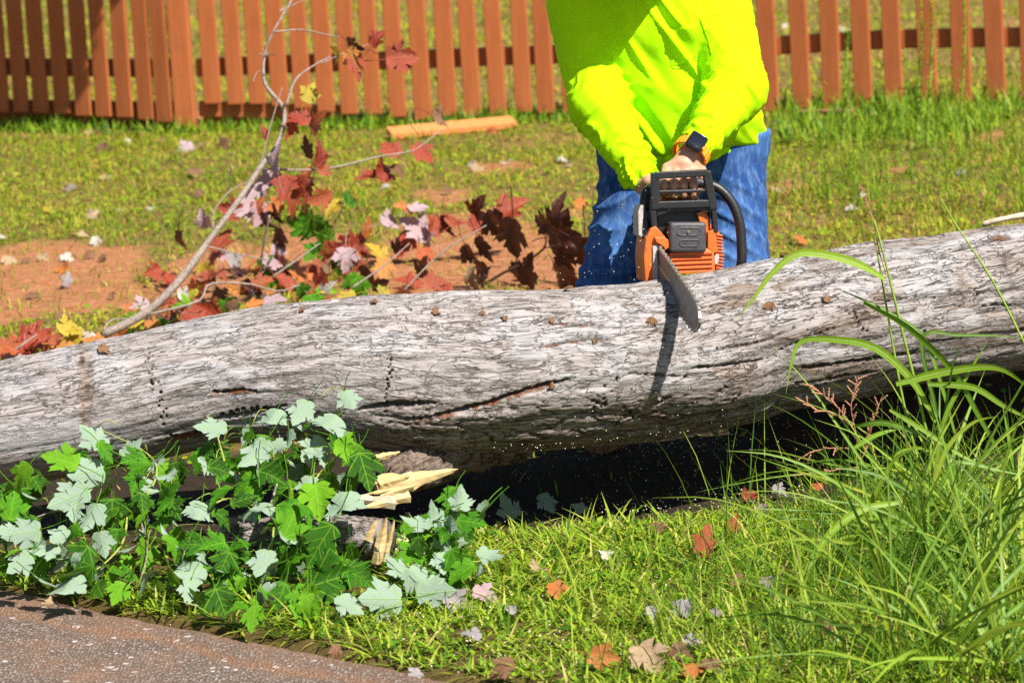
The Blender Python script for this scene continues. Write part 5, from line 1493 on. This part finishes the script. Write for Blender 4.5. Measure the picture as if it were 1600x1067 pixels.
# piece of the limb lying below
lp2 = [U(360, 850, 8.86), U(440, 845, 8.80), U(520, 838, 8.72), U(600, 846, 8.64)]
P = catmull(lp2, 90); P[:, 2] = np.maximum(P[:, 2], .05)
V, q, t = tube_arrays(P, np.full(90, .052), 36)
ctr = np.vstack([np.repeat(P, 36, 0), P[:1], P[-1:]])
nz = fbm(V[:, 0] * 28, V[:, 1] * 40, V[:, 2] * 40, 511, 4)
aj = np.concatenate([np.tile(np.arange(36), 90), [0, 0]]) / 36 * 6.283; ai = np.concatenate([np.repeat(np.arange(90), 36), [0, 89]]) / 90
rd = np.abs(vnoise(ai * 12, np.cos(aj) * 5, np.sin(aj) * 5, 523)); cr2 = 1 - sstep(.05, .18, rd)
V = V + (V - ctr) * (.22 * nz - .12 * cr2)[:, None]
V[-1] -= (P[-1] - P[-2]) * .8
loc = P[45].copy(); loc[2] = 0
piece = link('broken_log', np_mesh('broken_log', V - loc, [q, t], {'crack': cr2 * .8, 'brown': np.clip(.3 + .6 * nz, 0, 1), 'lichen': sstep(.0, .3, fbm(V[:, 0] * 14, V[:, 1] * 20, V[:, 2] * 20, 517, 3)), 'red': np.zeros(len(V)), 'bu': ai * .4, 'bv': aj * .06, 'rough': np.ones(len(V))}), BARK, None, tuple(loc))
tag(piece, 'short broken log with lichen and split yellow wood lying among the green leaves', 'log')
piece_loc = piece
splinter(piece, 'splinter', U(588, 880, 8.57), U(604, 808, 8.58), .014, .012, 11)
splinter(piece, 'splinter', U(600, 876, 8.585), U(616, 812, 8.60), .009, .012, 12)
splinter(piece, 'splinter', U(575, 845, 8.57), U(588, 812, 8.58), .009, .008, 13)
# wooden block and props in the dark under the trunk
bm = bmesh.new(); bm_box(bm, (-.042, -.04, 0), (.042, .04, .09), .008, 2)
for v in bm.verts: v.co += Vector((random.uniform(-.005, .005), random.uniform(-.005, .005), random.uniform(-.006, .006)))
g = U(945, 712, 9.85)
blk = link('wood_block', bm_mesh('wood_block', bm), plain('old_wood', (.22, .12, .07), .9, .4, 50, .1, .5), None, (g.x, g.y, float(terrain(np.array([g.x]), np.array([g.y]))[0]) - .01)); blk.rotation_euler = (0, 0, .3)
tag(blk, 'small brown wooden block on the shaded soil beneath the middle of the trunk', 'wood block')
# orange board on the lawn, brown stick board at the right
def lying_board(name, p0, p1, w, th, mat, label, cat):
    a, b = G(*p0), G(*p1); d = b - a; L = d.length; ang = math.atan2(d.y, d.x)
    bm = bmesh.new(); bm_box(bm, (0, -w / 2, 0), (L, w / 2, th), .004, 2)
    o = link(name, bm_mesh(name, bm), mat, None, (a.x, a.y, max(a.z, b.z) + .012)); o.rotation_euler = (math.radians(9), -math.atan2(b.z - a.z, L), ang)
    return tag(o, label, cat)
lying_board('board', (608, 219), (803, 201), .115, .03, plain('bright_orange_stain', (.62, .22, .07), .7, .18, 40, .25, .2), 'bright orange board lying on the lawn near the fence', 'board')
lying_board('board', (1250, 188), (1332, 187), .035, .02, plain('weathered_board', (.28, .13, .06), .8, .25, 40, .2, .2), 'narrow brown board in the weeds at the foot of the right fence', 'board')
st = thing('stick', 'pale bare stick lying behind the right end of the trunk', 'stick', tuple(U(1560, 346, 10.2)))
link('stick', tube('stick', catmull([U(1535, 351, 10.2), U(1565, 343, 10.2), (U(1600, 336, 10.25)), U(1640, 330, 10.3)], 14) - np.array(st.location), .008, 6, True, .2, 3), plain('pale_stick', (.45, .36, .26), .9, .3, 60), st)
# ------------------------------------------------------------------ fallen leaves
FALL = [ # px, py, size, kind, words
 (138, 212, 16, 'tan', 'on the lawn below the fence post at the left'), (162, 238, 30, 'brown', 'in yellow grass below the left fence'), (58, 228, 16, 'brown', 'small curl in the far left lawn'), (165, 283, 28, 'tan', 'lone one in the middle of the left lawn'), (113, 300, 26, 'grey', 'dark folded one in the left lawn'),
 (290, 237, 36, 'pink', 'lawn leaf below the fence, left of the bare branch'), (345, 235, 40, 'brown', 'wide one on the lawn just left of the bare branch'), (310, 278, 44, 'brown', 'long flat one on the lawn beneath the twigs'), (313, 312, 34, 'brown', 'stick-like rolled one near the bare branch'), (200, 225, 16, 'white', 'tiny pale fleck under the left fence'), (255, 225, 22, 'brown', 'dark curl between fence post and branch'),
 (74, 333, 22, 'yellow', 'bright one at the upper edge of the clay'), (146, 347, 26, 'tan', 'pale one standing at the clay edge'), (187, 332, 34, 'tan', 'one of two touching on the left lawn'), (235, 328, 26, 'white', 'pale one right of the touching pair'), (150, 383, 28, 'white', 'pale flat one at the right of the clay'), (130, 372, 22, 'tan', 'small one beside the pale flat leaf'),
 (14, 413, 38, 'tan', 'broad one on the clay at the left edge'), (42, 411, 22, 'brown', 'dark folded one on the clay at the left edge'), (68, 408, 28, 'tan', 'third one in the row on the clay'), (107, 408, 34, 'white', 'bluish white one in the row on the clay'), (98, 425, 34, 'orange', 'star shaped one on the clay'), (106, 451, 30, 'grey', 'upright one throwing a shadow on the clay'), (52, 467, 28, 'brown', 'blackened one low on the clay'), (160, 412, 22, 'brown', 'dark curl at the right edge of the clay'), (2, 376, 22, 'white', 'pale one cut by the left edge of the picture'), (175, 468, 18, 'brown', 'small dark curl right of the clay'), (140, 405, 24, 'brown', 'faded one between clay and grass'), (95, 500, 34, 'brown', 'long one at the foot of the trunk, left'),
 (690, 268, 26, 'brown', 'dark one on the lawn below the orange board'), (745, 268, 34, 'tan', 'long flat one on the lawn below the orange board'), (738, 263, 20, 'grey', 'dark crumb beside the flat leaf below the board'), (790, 258, 26, 'tan', 'faded one on the lawn left of the man'), (700, 305, 26, 'brown', 'dark curl left of the maroon sprig'), (540, 180, 28, 'red', 'one on the lawn below the fence, middle'), (770, 212, 24, 'red', 'red one tucked under the orange board'), (910, 325, 34, 'orange', 'one beside the sleeve of the man'), (885, 262, 26, 'tan', 'one on the lawn close to the yellow sleeve'), (880, 255, 20, 'white', 'pale one close to the yellow sleeve'), (650, 205, 20, 'tan', 'faded one at the left end of the orange board'), (600, 300, 22, 'white', 'small white one among the red twigs'),
 (1320, 50, 20, 'white', 'pale one beyond the fence behind the right pickets'), (1228, 45, 18, 'white', 'pale one beyond the fence right of the man'), (1285, 353, 30, 'brown', 'dark lump on the lawn right of the jeans'), (1330, 332, 24, 'white', 'pale one in the lawn right of the jeans'), (1372, 322, 24, 'red', 'red one in the weeds behind the trunk'), (1250, 383, 30, 'orange', 'rusty one at the back edge of the trunk'), (1215, 300, 26, 'tan', 'one on bare soil right of the jeans'), (1345, 312, 20, 'white', 'white speck of leaf in the right weeds'), (1440, 250, 22, 'brown', 'dark one in the feathery weeds'), (1500, 275, 26, 'grey', 'grey one in the feathery weeds'), (1560, 300, 28, 'brown', 'brown one in the weeds at the right edge'), (1260, 160, 26, 'grey', 'grey one at the foot of the right pickets'), (1210, 195, 20, 'tan', 'small one below the right pickets'),
 (948, 880, 32, 'white', 'whitish curled one alone in the front grass'), (1102, 878, 56, 'red', 'upright red-orange one in the front grass'), (1148, 846, 34, 'red', 'red one just right of the upright leaf'), (1027, 841, 30, 'brown', 'brown one at the edge of the shade'), (842, 898, 32, 'tan', 'dry rusty one left of the whitish leaf'), (872, 942, 40, 'orange', 'slim rusty one in the front grass'), (760, 944, 48, 'pink', 'pale lilac star shaped one beside the green sprig'), (715, 955, 46, 'grey', 'greyish one left of the lilac leaf'), (735, 1006, 44, 'grey', 'crumpled grey one near the bottom'), (800, 968, 24, 'grey', 'small grey one right of the lilac leaf'),
 (1065, 968, 52, 'grey', 'pale grey crumpled one in the middle right grass'), (1018, 976, 28, 'grey', 'narrow grey one left of the crumpled leaf'), (1200, 928, 30, 'grey', 'dark grey one in the right grass'), (1155, 925, 40, 'brown', 'shaded brown one in the right grass'), (1190, 812, 28, 'pink', 'pale lilac one at the edge of the shade, right'), (1172, 788, 30, 'red', 'red one lying at the edge of the shade'), (1275, 778, 26, 'red', 'salmon one under the tall grass'), (1218, 780, 26, 'grey', 'grey one under the tall grass'), (1290, 1000, 32, 'brown', 'brown one deep in the right grass'), (1120, 975, 26, 'grey', 'grey chip in the right grass'), (1080, 1020, 30, 'grey', 'grey one above the tan leaf at the bottom'),
 (945, 1045, 58, 'orange', 'orange brown three pointed one at the bottom edge'), (1015, 1048, 72, 'tan', 'large tan one at the bottom edge'), (1062, 1038, 46, 'brown', 'brown one right of the large tan leaf'), (1085, 1060, 52, 'orange', 'rusty one cut by the bottom edge'), (1115, 1058, 46, 'brown', 'purple brown one at the bottom edge'), (785, 1062, 52, 'brown', 'dark rusty one cut by the bottom edge, middle'), (675, 1060, 40, 'brown', 'rusty one on the asphalt border at the bottom'), (648, 1050, 30, 'grey', 'curled dark one at the asphalt border'), (500, 1032, 46, 'orange', 'rusty star shaped one on the road edge'), (525, 1018, 30, 'brown', 'dark curl at the road edge'), (85, 940, 44, 'tan', 'tan one under the green branch at the road edge'), (770, 718, 46, 'red', 'red and tan one in the dark under the trunk'), (792, 722, 36, 'tan', 'crumpled one in the dark under the trunk'), (290, 955, 34, 'brown', 'dark one hidden under the drooping branch at the road'),
 (795, 780, 46, 'green', 'fresh one flat in the shade under the trunk'), (855, 790, 46, 'green', 'fresh one in the shade, right of its twin'), (720, 778, 40, 'green', 'fresh one standing in the shade by the broken limb'), (905, 782, 30, 'green', 'small fresh one deepest in the shade')]
ADJ = {'tan': 'dry tan', 'brown': 'withered brown', 'grey': 'dry grey', 'pink': 'pale pinkish', 'white': 'bleached whitish', 'red': 'fallen red', 'orange': 'fallen orange', 'yellow': 'fallen yellow', 'green': 'fallen green'}
for px, py, s, kd, wd_ in FALL:
    g = G(px, py); d = g.y
    c = g + Vector((0, 0, .010 + .008 * lr.random()))
    if py > 600: c += Vector((0, -.015, .014))
    a = lr.uniform(0, 6.28)
    up = (1.2 if kd in ('white', 'grey', 'tan', 'pink') else .8)
    nr = Vector((lr.uniform(-.5, .5), -.65 + lr.uniform(-.5, .3), up))
    if 'upright' in wd_ or 'standing' in wd_: nr = Vector((.2, -1, .15)); c.z += s / (F / d) * .35; a = 1.5
    if kd == 'green': nr = Vector((lr.uniform(-.3, .3), -.8, .8))
    o = put_leaf(kd, c, s / (F / d) * (.95 if py > 600 else .85), Vector((math.cos(a), math.sin(a), .1 if abs(a - 1.5) > .01 else 0)) if 'upright' not in wd_ else Vector((.4, 0, 1)), nr, None, kd == 'green', 'fallen_leaf')
    tag(o, ADJ[kd] + ' leaf, ' + wd_, 'leaf', 'fallen leaves on the grass, clay and road edge')
# dry bits on the trunk
BITS = [(683, 488, 17, 'on top of the trunk, leftmost of the row'), (752, 492, 14, 'on the trunk, second of the row from the left'), (788, 496, 15, 'on the trunk, third of the row from the left'), (862, 502, 12, 'on the trunk, last of the row toward the saw'), (1018, 505, 20, 'on the trunk left of the saw bar shadow'), (1202, 481, 20, 'on the trunk beside the white lichen squares'), (1291, 466, 18, 'on the trunk under the arched grass blade'), (165, 547, 26, 'at the top of the trunk above the white patch'), (885, 455, 24, 'on the upper trunk edge left of the jeans'), (1563, 376, 26, 'on the trunk near its right end'), (470, 487, 16, 'on the trunk edge behind the green leaves'), (862, 600, 12, 'in the long split of the trunk'), (930, 535, 13, 'small one on the trunk face left of the bar'), (583, 474, 16, 'on the trunk top below the red leaves'), (1225, 402, 20, 'on the trunk top right of the jeans')]
for px, py, s, wd_ in BITS:
    p, n = surf_log(px, py)
    if p is None: continue
    o = put_leaf('brown', p + n * .005, s / (F / p.y) * .95, img_dir(lr.uniform(0, 360)), n + Vector((lr.uniform(-.4, .4), -.2, .2)), None, False, 'leaf_scrap')
    tag(o, 'curled rusty scrap of dry leaf ' + wd_, 'dry leaf', 'dry scraps on the trunk')
# ------------------------------------------------------------------ tall coarse grass at the right
def tg_mat():
    m = Mat('tall_grass', .5, .3)
    a = m.attr('across'); nz = m.noise(30, 4, .6, m.coord()); st_ = m.noise(400, 2, .5, m.coord('Object', (1, 1, .05)))
    c = m.ramp(m.rand(), [(0, (.045, .125, .004)), (.4, (.11, .24, .008)), (.75, (.23, .36, .014)), (1, (.38, .42, .04))])
    c = m.mix(m.rng(nz, .4, .75, 0, .4), c, (.22, .32, .03))
    c = m.mix(m.rng(a, .0, .22, .6, 0), c, (.48, .56, .22))
    c = m.mix(m.rng(st_, .5, .8, 0, .3), c, (.04, .11, .01))
    m.color(c); m.translucent(c, .35)
    return m.m
TG = tg_mat()
SEEDM = plain('seed_head', (.40, .20, .12), .9, .45, 90, .1, .3)
STEMM = plain('grass_stem', (.20, .30, .03), .6, .35, 60)
def ribbon(parent, pts, w, name='blade', n=22, fold=.3, tipw=.04, basew=.55):
    P = catmull(pts, n); T = np.gradient(P, axis=0); T /= np.linalg.norm(T, axis=1)[:, None]
    side = np.cross(T, np.array(VIEWN)); side /= np.linalg.norm(side, axis=1)[:, None] + 1e-9
    tw_ = np.linspace(lr.uniform(-.7, .7), lr.uniform(-.7, .7), n)
    nn = np.cross(side, T)
    side = side * np.cos(tw_)[:, None] + nn * np.sin(tw_)[:, None]; nn = np.cross(side, T)
    f = np.linspace(0, 1, n); ww = w / 2 * np.minimum(1, basew + f * 2.2) * np.clip((1 - f ** 2.6), tipw, 1)
    V = np.stack([P - side * ww[:, None] + nn * (ww * fold)[:, None], P, P + side * ww[:, None] + nn * (ww * fold)[:, None]], 1).reshape(-1, 3)
    ac = np.tile([1., 0, 1.], n)
    return link(name, np_mesh(name, V - np.array(parent.location), [grid_faces(n, 3)], {'across': ac}), TG, parent)
def plant(px, py, label, Y=None):
    g = G(px, py)
    return thing('tall_grass', label, 'grass plant', (g.x, g.y, g.z))
def P3(pts, Y0, dY=0.):
    return [U(x, y, Y0 + dY * i) for i, (x, y) in enumerate(pts)]
def seedhead(parent, pts, Y, n=14, ln=22):
    parts = []
    P = catmull(P3(pts, Y), 30)
    parts.append(tube_arrays(P - np.array(parent.location), np.linspace(.0014, .0007, 30), 4)); parts[-1] = (parts[-1][0], [parts[-1][1], parts[-1][2]])
    for k in range(n):
        i = int(6 + 23 * k / n); a = P[i]; T = P[min(i + 1, 29)] - P[i - 1]; T /= np.linalg.norm(T)
        d = T * .6 + np.array([lr.uniform(-1, 1), lr.uniform(-.5, .3), lr.uniform(-.3, .7)]) * .75; d /= np.linalg.norm(d)
        L = ln / (F / Y) * lr.uniform(.5, 1.1)
        for m in range(4):
            b = a + d * L * (m + .5) / 4
            e = d * L * .32
            V, q, t = tube_arrays(np.array([b - e * .5, b, b + e * .5]) - np.array(parent.location), [.0005, .0023, .0005], 4)
            parts.append((V, [q, t]))
    V, fs = join_arrays(parts)
    return link('seed_head', np_mesh('seed_head', V, fs, None, False), SEEDM, parent)
t1 = plant(1470, 760, 'tall coarse grass plant with two upright stems crossing the trunk')
link('stem', tube('stem', catmull(P3([(1472, 790), (1440, 640), (1408, 510), (1380, 395), (1366, 345)], 8.80, .01), 24) - np.array(t1.location), np.linspace(.0042, .002, 24), 6), STEMM, t1)
link('stem', tube('stem', catmull(P3([(1440, 740), (1414, 640), (1392, 520), (1372, 400), (1362, 340)], 8.82, .01), 24) - np.array(t1.location), np.linspace(.0036, .0018, 24), 6), STEMM, t1)
ribbon(t1, P3([(1382, 436), (1345, 415), (1295, 399), (1245, 397), (1205, 428), (1178, 465), (1150, 500)], 8.83, -.012), .020)
seedhead(t1, [(1385, 430), (1372, 385), (1360, 330), (1342, 290)], 8.84, 16, 9)
ribbon(t1, P3([(1462, 660), (1425, 595), (1370, 545), (1310, 531), (1252, 533), (1236, 570), (1228, 615)], 8.80, -.012), .019)
ribbon(t1, P3([(1498, 700), (1470, 600), (1442, 527), (1395, 492), (1340, 465), (1300, 448)], 8.86, 0.), .011)
t2 = plant(1490, 800, 'tall grass plant with a kinked blade reaching the right edge over the trunk')
ribbon(t2, P3([(1478, 740), (1462, 640), (1441, 528), (1500, 524), (1560, 525), (1610, 530)], 8.84, -.005), .011)
ribbon(t2, P3([(1350, 472), (1420, 512), (1490, 580), (1530, 650), (1570, 720), (1620, 800)], 8.78, -.01), .016)
link('stem', tube('stem', catmull(P3([(1612, 560), (1560, 455), (1520, 390), (1494, 352), (1470, 310)], 8.9, .02), 24) - np.array(t2.location), np.linspace(.003, .0015, 24), 6), STEMM, t2)
ribbon(t2, P3([(1455, 790), (1475, 660), (1510, 590), (1545, 530)], 8.76, .0), .013)
ribbon(t2, P3([(1400, 600), (1480, 580), (1560, 575), (1620, 615)], 8.75, .0), .020)
ribbon(t2, P3([(1450, 600), (1520, 605), (1570, 635), (1620, 660)], 8.75, .0), .016)
t3 = plant(1460, 900, 'tall grass plant with a long arched blade bending down to the left')
ribbon(t3, P3([(1404, 785), (1350, 795), (1300, 830), (1262, 890), (1247, 950), (1243, 1000), (1236, 1050)], 8.2, -.02), .017)
ribbon(t3, P3([(1310, 905), (1340, 830), (1372, 760), (1400, 715), (1440, 697)], 8.45, -.01), .018)
ribbon(t3, P3([(1395, 905), (1440, 914), (1490, 945), (1530, 978)], 8.15, .01), .017)
ribbon(t3, P3([(1370, 795), (1400, 860), (1430, 915), (1440, 960)], 8.25, .0), .010)
link('stem', tube('stem', catmull(P3([(1530, 980), (1480, 900), (1430, 820), (1380, 740), (1340, 700)], 8.2, .03), 24) - np.array(t3.location), np.linspace(.0034, .0016, 24), 6), STEMM, t3)
t4 = plant(1500, 1060, 'broad bladed grass plant at the lower right corner')
ribbon(t4, P3([(1462, 1075), (1500, 1010), (1545, 968), (1610, 960)], 7.9, .0), .017)
ribbon(t4, P3([(1480, 1080), (1520, 1020), (1560, 985), (1620, 975)], 7.85, .0), .018)
ribbon(t4, P3([(1450, 1075), (1428, 1030), (1405, 970), (1388, 910)], 7.95, .0), .018)
ribbon(t4, P3([(1555, 960), (1552, 910), (1556, 850), (1545, 835), (1520, 850)], 8.1, .0), .016)
ribbon(t4, P3([(1560, 990), (1575, 930), (1590, 895), (1625, 880)], 8.05, .0), .017)
ribbon(t4, P3([(1310, 1075), (1340, 1020), (1400, 990), (1450, 990)], 7.9, .0), .010)
t5 = plant(1440, 860, 'grass plant with horizontal blades under the right end of the trunk')
ribbon(t5, P3([(1340, 820), (1400, 822), (1480, 820), (1560, 838), (1620, 860)], 8.35, -.01), .011)
ribbon(t5, P3([(1440, 780), (1380, 745), (1340, 735), (1300, 730)], 8.4, .0), .010)
ribbon(t5, P3([(1450, 800), (1400, 720), (1430, 700), (1455, 705)], 8.45, .0), .012)
ribbon(t5, P3([(1335, 665), (1380, 660), (1430, 675), (1452, 690)], 8.6, .0), .015)
ribbon(t5, P3([(1335, 700), (1370, 680), (1410, 668)], 8.6, .0), .015)
ribbon(t5, P3([(1390, 640), (1440, 670), (1500, 710), (1560, 740)], 8.6, -.01), .012)
ribbon(t5, P3([(1460, 780), (1480, 740), (1500, 722), (1560, 735), (1610, 745)], 8.5, .0), .013)
ribbon(t5, P3([(1455, 770), (1480, 700), (1520, 660), (1560, 650)], 8.55, .0), .012)
t6 = plant(1330, 720, 'reddish seed heads of grass standing in the dark below the trunk')
for pts, nn_ in (([(1350, 700), (1320, 650), (1290, 620), (1262, 600)], 16), ([(1340, 690), (1330, 640), (1335, 610), (1342, 588)], 12), ([(1330, 665), (1300, 645), (1275, 640), (1252, 625)], 12), ([(1352, 690), (1365, 655), (1378, 620)], 8), ([(1330, 700), (1300, 700), (1270, 705), (1258, 712)], 8), ([(1340, 730), (1300, 735), (1270, 738), (1250, 742)], 8), ([(1345, 720), (1358, 690), (1360, 660)], 6)):
    seedhead(t6, pts, 8.72, nn_, 17)
link('stem', tube('stem', catmull(P3([(1400, 800), (1360, 720), (1345, 690), (1320, 650)], 8.7, .0), 16) - np.array(t6.location), .0016, 5), STEMM, t6)
# random plants that fill the right side
WHERE = ['at the right edge below the trunk', 'in the right corner beside the broad blades', 'between the arched blade and the right edge', 'in the middle of the right grass thicket', 'behind the seed heads under the trunk', 'at the front of the thicket near the bottom', 'right of the arched blade', 'close to the shade under the trunk', 'at the right edge half-way down', 'just left of the lower right corner', 'in front of the two upright stems', 'low in the thicket beneath the kinked blade']
for i in range(12):
    px, py = [(1590, 800), (1570, 1050), (1530, 930), (1450, 900), (1470, 800), (1400, 1050), (1390, 950), (1430, 850), (1600, 920), (1480, 1040), (1500, 830), (1540, 870)][i]
    pl = plant(px, py, 'bushy coarse grass plant with narrow bending blades ' + WHERE[i])
    g = pl.location
    for k in range(lr.randint(14, 20)):
        a = lr.uniform(0, 6.28); L = lr.uniform(.2, .62); le = lr.uniform(.05, 1.0); pts = [Vector(g)]
        ang = le
        for s_ in range(5):
            ang += lr.uniform(.0, .30)
            pts.append(pts[-1] + Vector((math.cos(a) * math.sin(ang), math.sin(a) * math.sin(ang), math.cos(ang))) * L / 5)
        for p in pts: p.z = max(p.z, .01)
        ribbon(pl, pts, lr.uniform(.0035, .011), n=14)
# horseweed stalks against the right fence
for px, top, lab in ((1438, -40, 'tall feathery green weed stalk against the right fence, left of three'), (1455, 0, 'thin yellow-green weed stalk against the right fence, middle of three'), (1506, -40, 'tall brownish weed stalk against the right fence, right of three'), (1323, 60, 'thin weed stem with drooping heads before the right fence')):
    g = G(px - 6, 235); hs = thing('weed_stalk', lab, 'weed', tuple(g))
    p = [g, U(px - 3, 150, g.y), U(px + 2, 60, g.y), U(px, top, g.y)]
    P = catmull(p, 24); link('stem', tube('stem', P - np.array(g), np.linspace(.006, .002, 24), 6), STEMM, hs)
    n = 170; f = RNG.uniform(.15, 1, n); idx = f * 23; b = np.stack([np.interp(idx, np.arange(24), P[:, k]) for k in range(3)], -1) - np.array(g)
    V, q, t, bi, al = blades(b, RNG.uniform(0, 6.28, n), RNG.uniform(.03, .09, n) * (1.2 - f), RNG.uniform(.003, .006, n), RNG.uniform(.3, 1.2, n), RNG.uniform(0, .8, n), 3)
    lf = link('foliage', np_mesh('foliage', V, [q, t], {'tint': np.clip(RNG.normal(.55, .2, n), 0, .9)[bi], 'along': al}), GM_FRONT, hs)
# ------------------------------------------------------------------ sawdust and chips
def specks(name, P, size, mat, label):
    n = len(P); s = RNG.uniform(*size, n)[:, None, None]
    base = np.array([[1, 1, 1], [-1, -1, 1], [-1, 1, -1], [1, -1, -1]]) * .5
    V = P[:, None] + (base[None] * RNG.uniform(.5, 1.4, (n, 4, 3)) + RNG.normal(0, .15, (n, 4, 3))) * s
    f = np.array([[0, 1, 2], [0, 3, 1], [0, 2, 3], [1, 3, 2]])
    F_ = (np.arange(n) * 4)[:, None, None] + f[None]
    o = link(name, np_mesh(name, V.reshape(-1, 3), [F_.reshape(-1, 3)], None, False), mat)
    return tag(o, label, None, None, 'stuff')
DUST = plain('fresh_sawdust', (.58, .50, .36), .9, .2, 300)
pts = []
for i in range(1150):
    px = RNG.normal(1010, 120); py = RNG.uniform(420, 840)
    if RNG.uniform() < .72: px = RNG.uniform(760, 1330); py = RNG.uniform(690, 830) - .12 * (px - 900) * (px > 900)
    elif RNG.uniform() < .35: px = RNG.normal(1000, 45); py = RNG.uniform(290, 470)
    d = ray(px, py); 
    h = TRUNK_BVH.ray_cast(Vector((0, 0, CAM_H)), d.normalized())
    Ymax = (h[0].y if h[0] is not None else 9.75) - .02
    Y = RNG.uniform(Ymax - .35, Ymax)
    p = U(px, py, Y)
    if p.z > .01: pts.append(list(p))
specks('sawdust', np.array(pts), (.0008, .0024), DUST, 'pale sawdust flying from the saw in front of the shade')
pts = []
for (px0, px1, py0, py1, n) in ((560, 1250, 760, 1060, 900), (580, 760, 790, 1000, 700), (900, 1250, 690, 830, 700), (620, 1000, 280, 460, 260), (1190, 1600, 180, 420, 420), (700, 1250, 960, 1067, 200), (20, 600, 960, 1067, 90)):
    n = int(n * .55); gg = Gv(RNG.uniform(px0, px1, n), RNG.uniform(py0, py1, n)); gg[:, 2] += RNG.uniform(.002, .03, n); pts.append(gg)
specks('wood_chips', np.vstack(pts), (.0012, .0036), DUST, 'pale wood chips scattered over grass and soil')
pts = []
qx, qy = RNG.normal(640, 16, 420), RNG.normal(850, 20, 420)
gg = Gv(qx, qy); gg[:, 2] += np.maximum(0, .045 - .002 * (np.abs(qx - 640) + np.abs(qy - 850) * .4)) * RNG.uniform(0, 1, 420); pts = gg
specks('wood_crumbs', np.array(pts), (.004, .012), plain('rotten_wood', (.50, .46, .32), .9, .2, 120), 'heap of pale crumbled wood beside the broken log')
# ------------------------------------------------------------------ young tree left of the picture, whose shadow falls on the fence
tr = thing('young_tree', 'young tree standing at the left edge just outside the picture', 'tree', (-1.75, 15.3, float(terrain(np.array([-2.75]), np.array([15.9]))[0])))
tr.location = (-2.6, 16.9, 0)
tb = np.array([[0, 0, 0], [.03, 0, .8], [.0, .05, 1.6], [.05, 0, 2.4]])
link('trunk', tube('trunk', catmull(tb, 20), np.linspace(.05, .02, 20), 9, True, .1), BARKGREY, tr)
cp = []
for k, (px, py, zz, m, sg) in enumerate(((12, 50, 2.3, 170, .05), (66, 105, 2.5, 200, .06), (92, 125, 2.25, 150, .05), (58, 20, 2.7, 120, .04), (30, 130, 2.4, 150, .06), (78, 0, 2.9, 110, .05), (10, 120, 2.2, 150, .06))):
    fp, _a = fence_at(px, .03); d_ = ray(px, py); f0 = Vector((fp[0], fp[1], CAM_H + d_.z * fp[1] / d_.y))
    c_ = np.array(f0 + SUN * ((zz - f0.z) / SUN.z)) - np.array(tr.location)
    link('branch', tube('branch', catmull([tb[2] + [0, 0, -.1 * (k % 3)], c_ * [.5, .5, 0] + [0, 0, 1.75 + .4 * (zz - 1.7)], c_], 12), np.linspace(.016, .006, 12), 6), BARKGREY, tr)
    cp.append(c_ + RNG.normal(0, sg, (m, 3)) * [1, 1, 1.7])
cp = np.vstack(cp); m = len(cp)
e1 = RNG.normal(0, 1, (m, 3)); e1 /= np.linalg.norm(e1, axis=1)[:, None]; e2 = np.cross(e1, RNG.normal(0, 1, (m, 3))); e2 /= np.linalg.norm(e2, axis=1)[:, None]
V = np.stack([cp - e1 * .045, cp - e2 * .028, cp + e1 * .05, cp + e2 * .028], 1).reshape(-1, 3)
link('crown', np_mesh('crown', V, [(np.arange(m) * 4)[:, None] + np.arange(4)[None]], {'tint': np.full(4 * m, .3), 'along': np.ones(4 * m)}), GM_FRONT, tr)
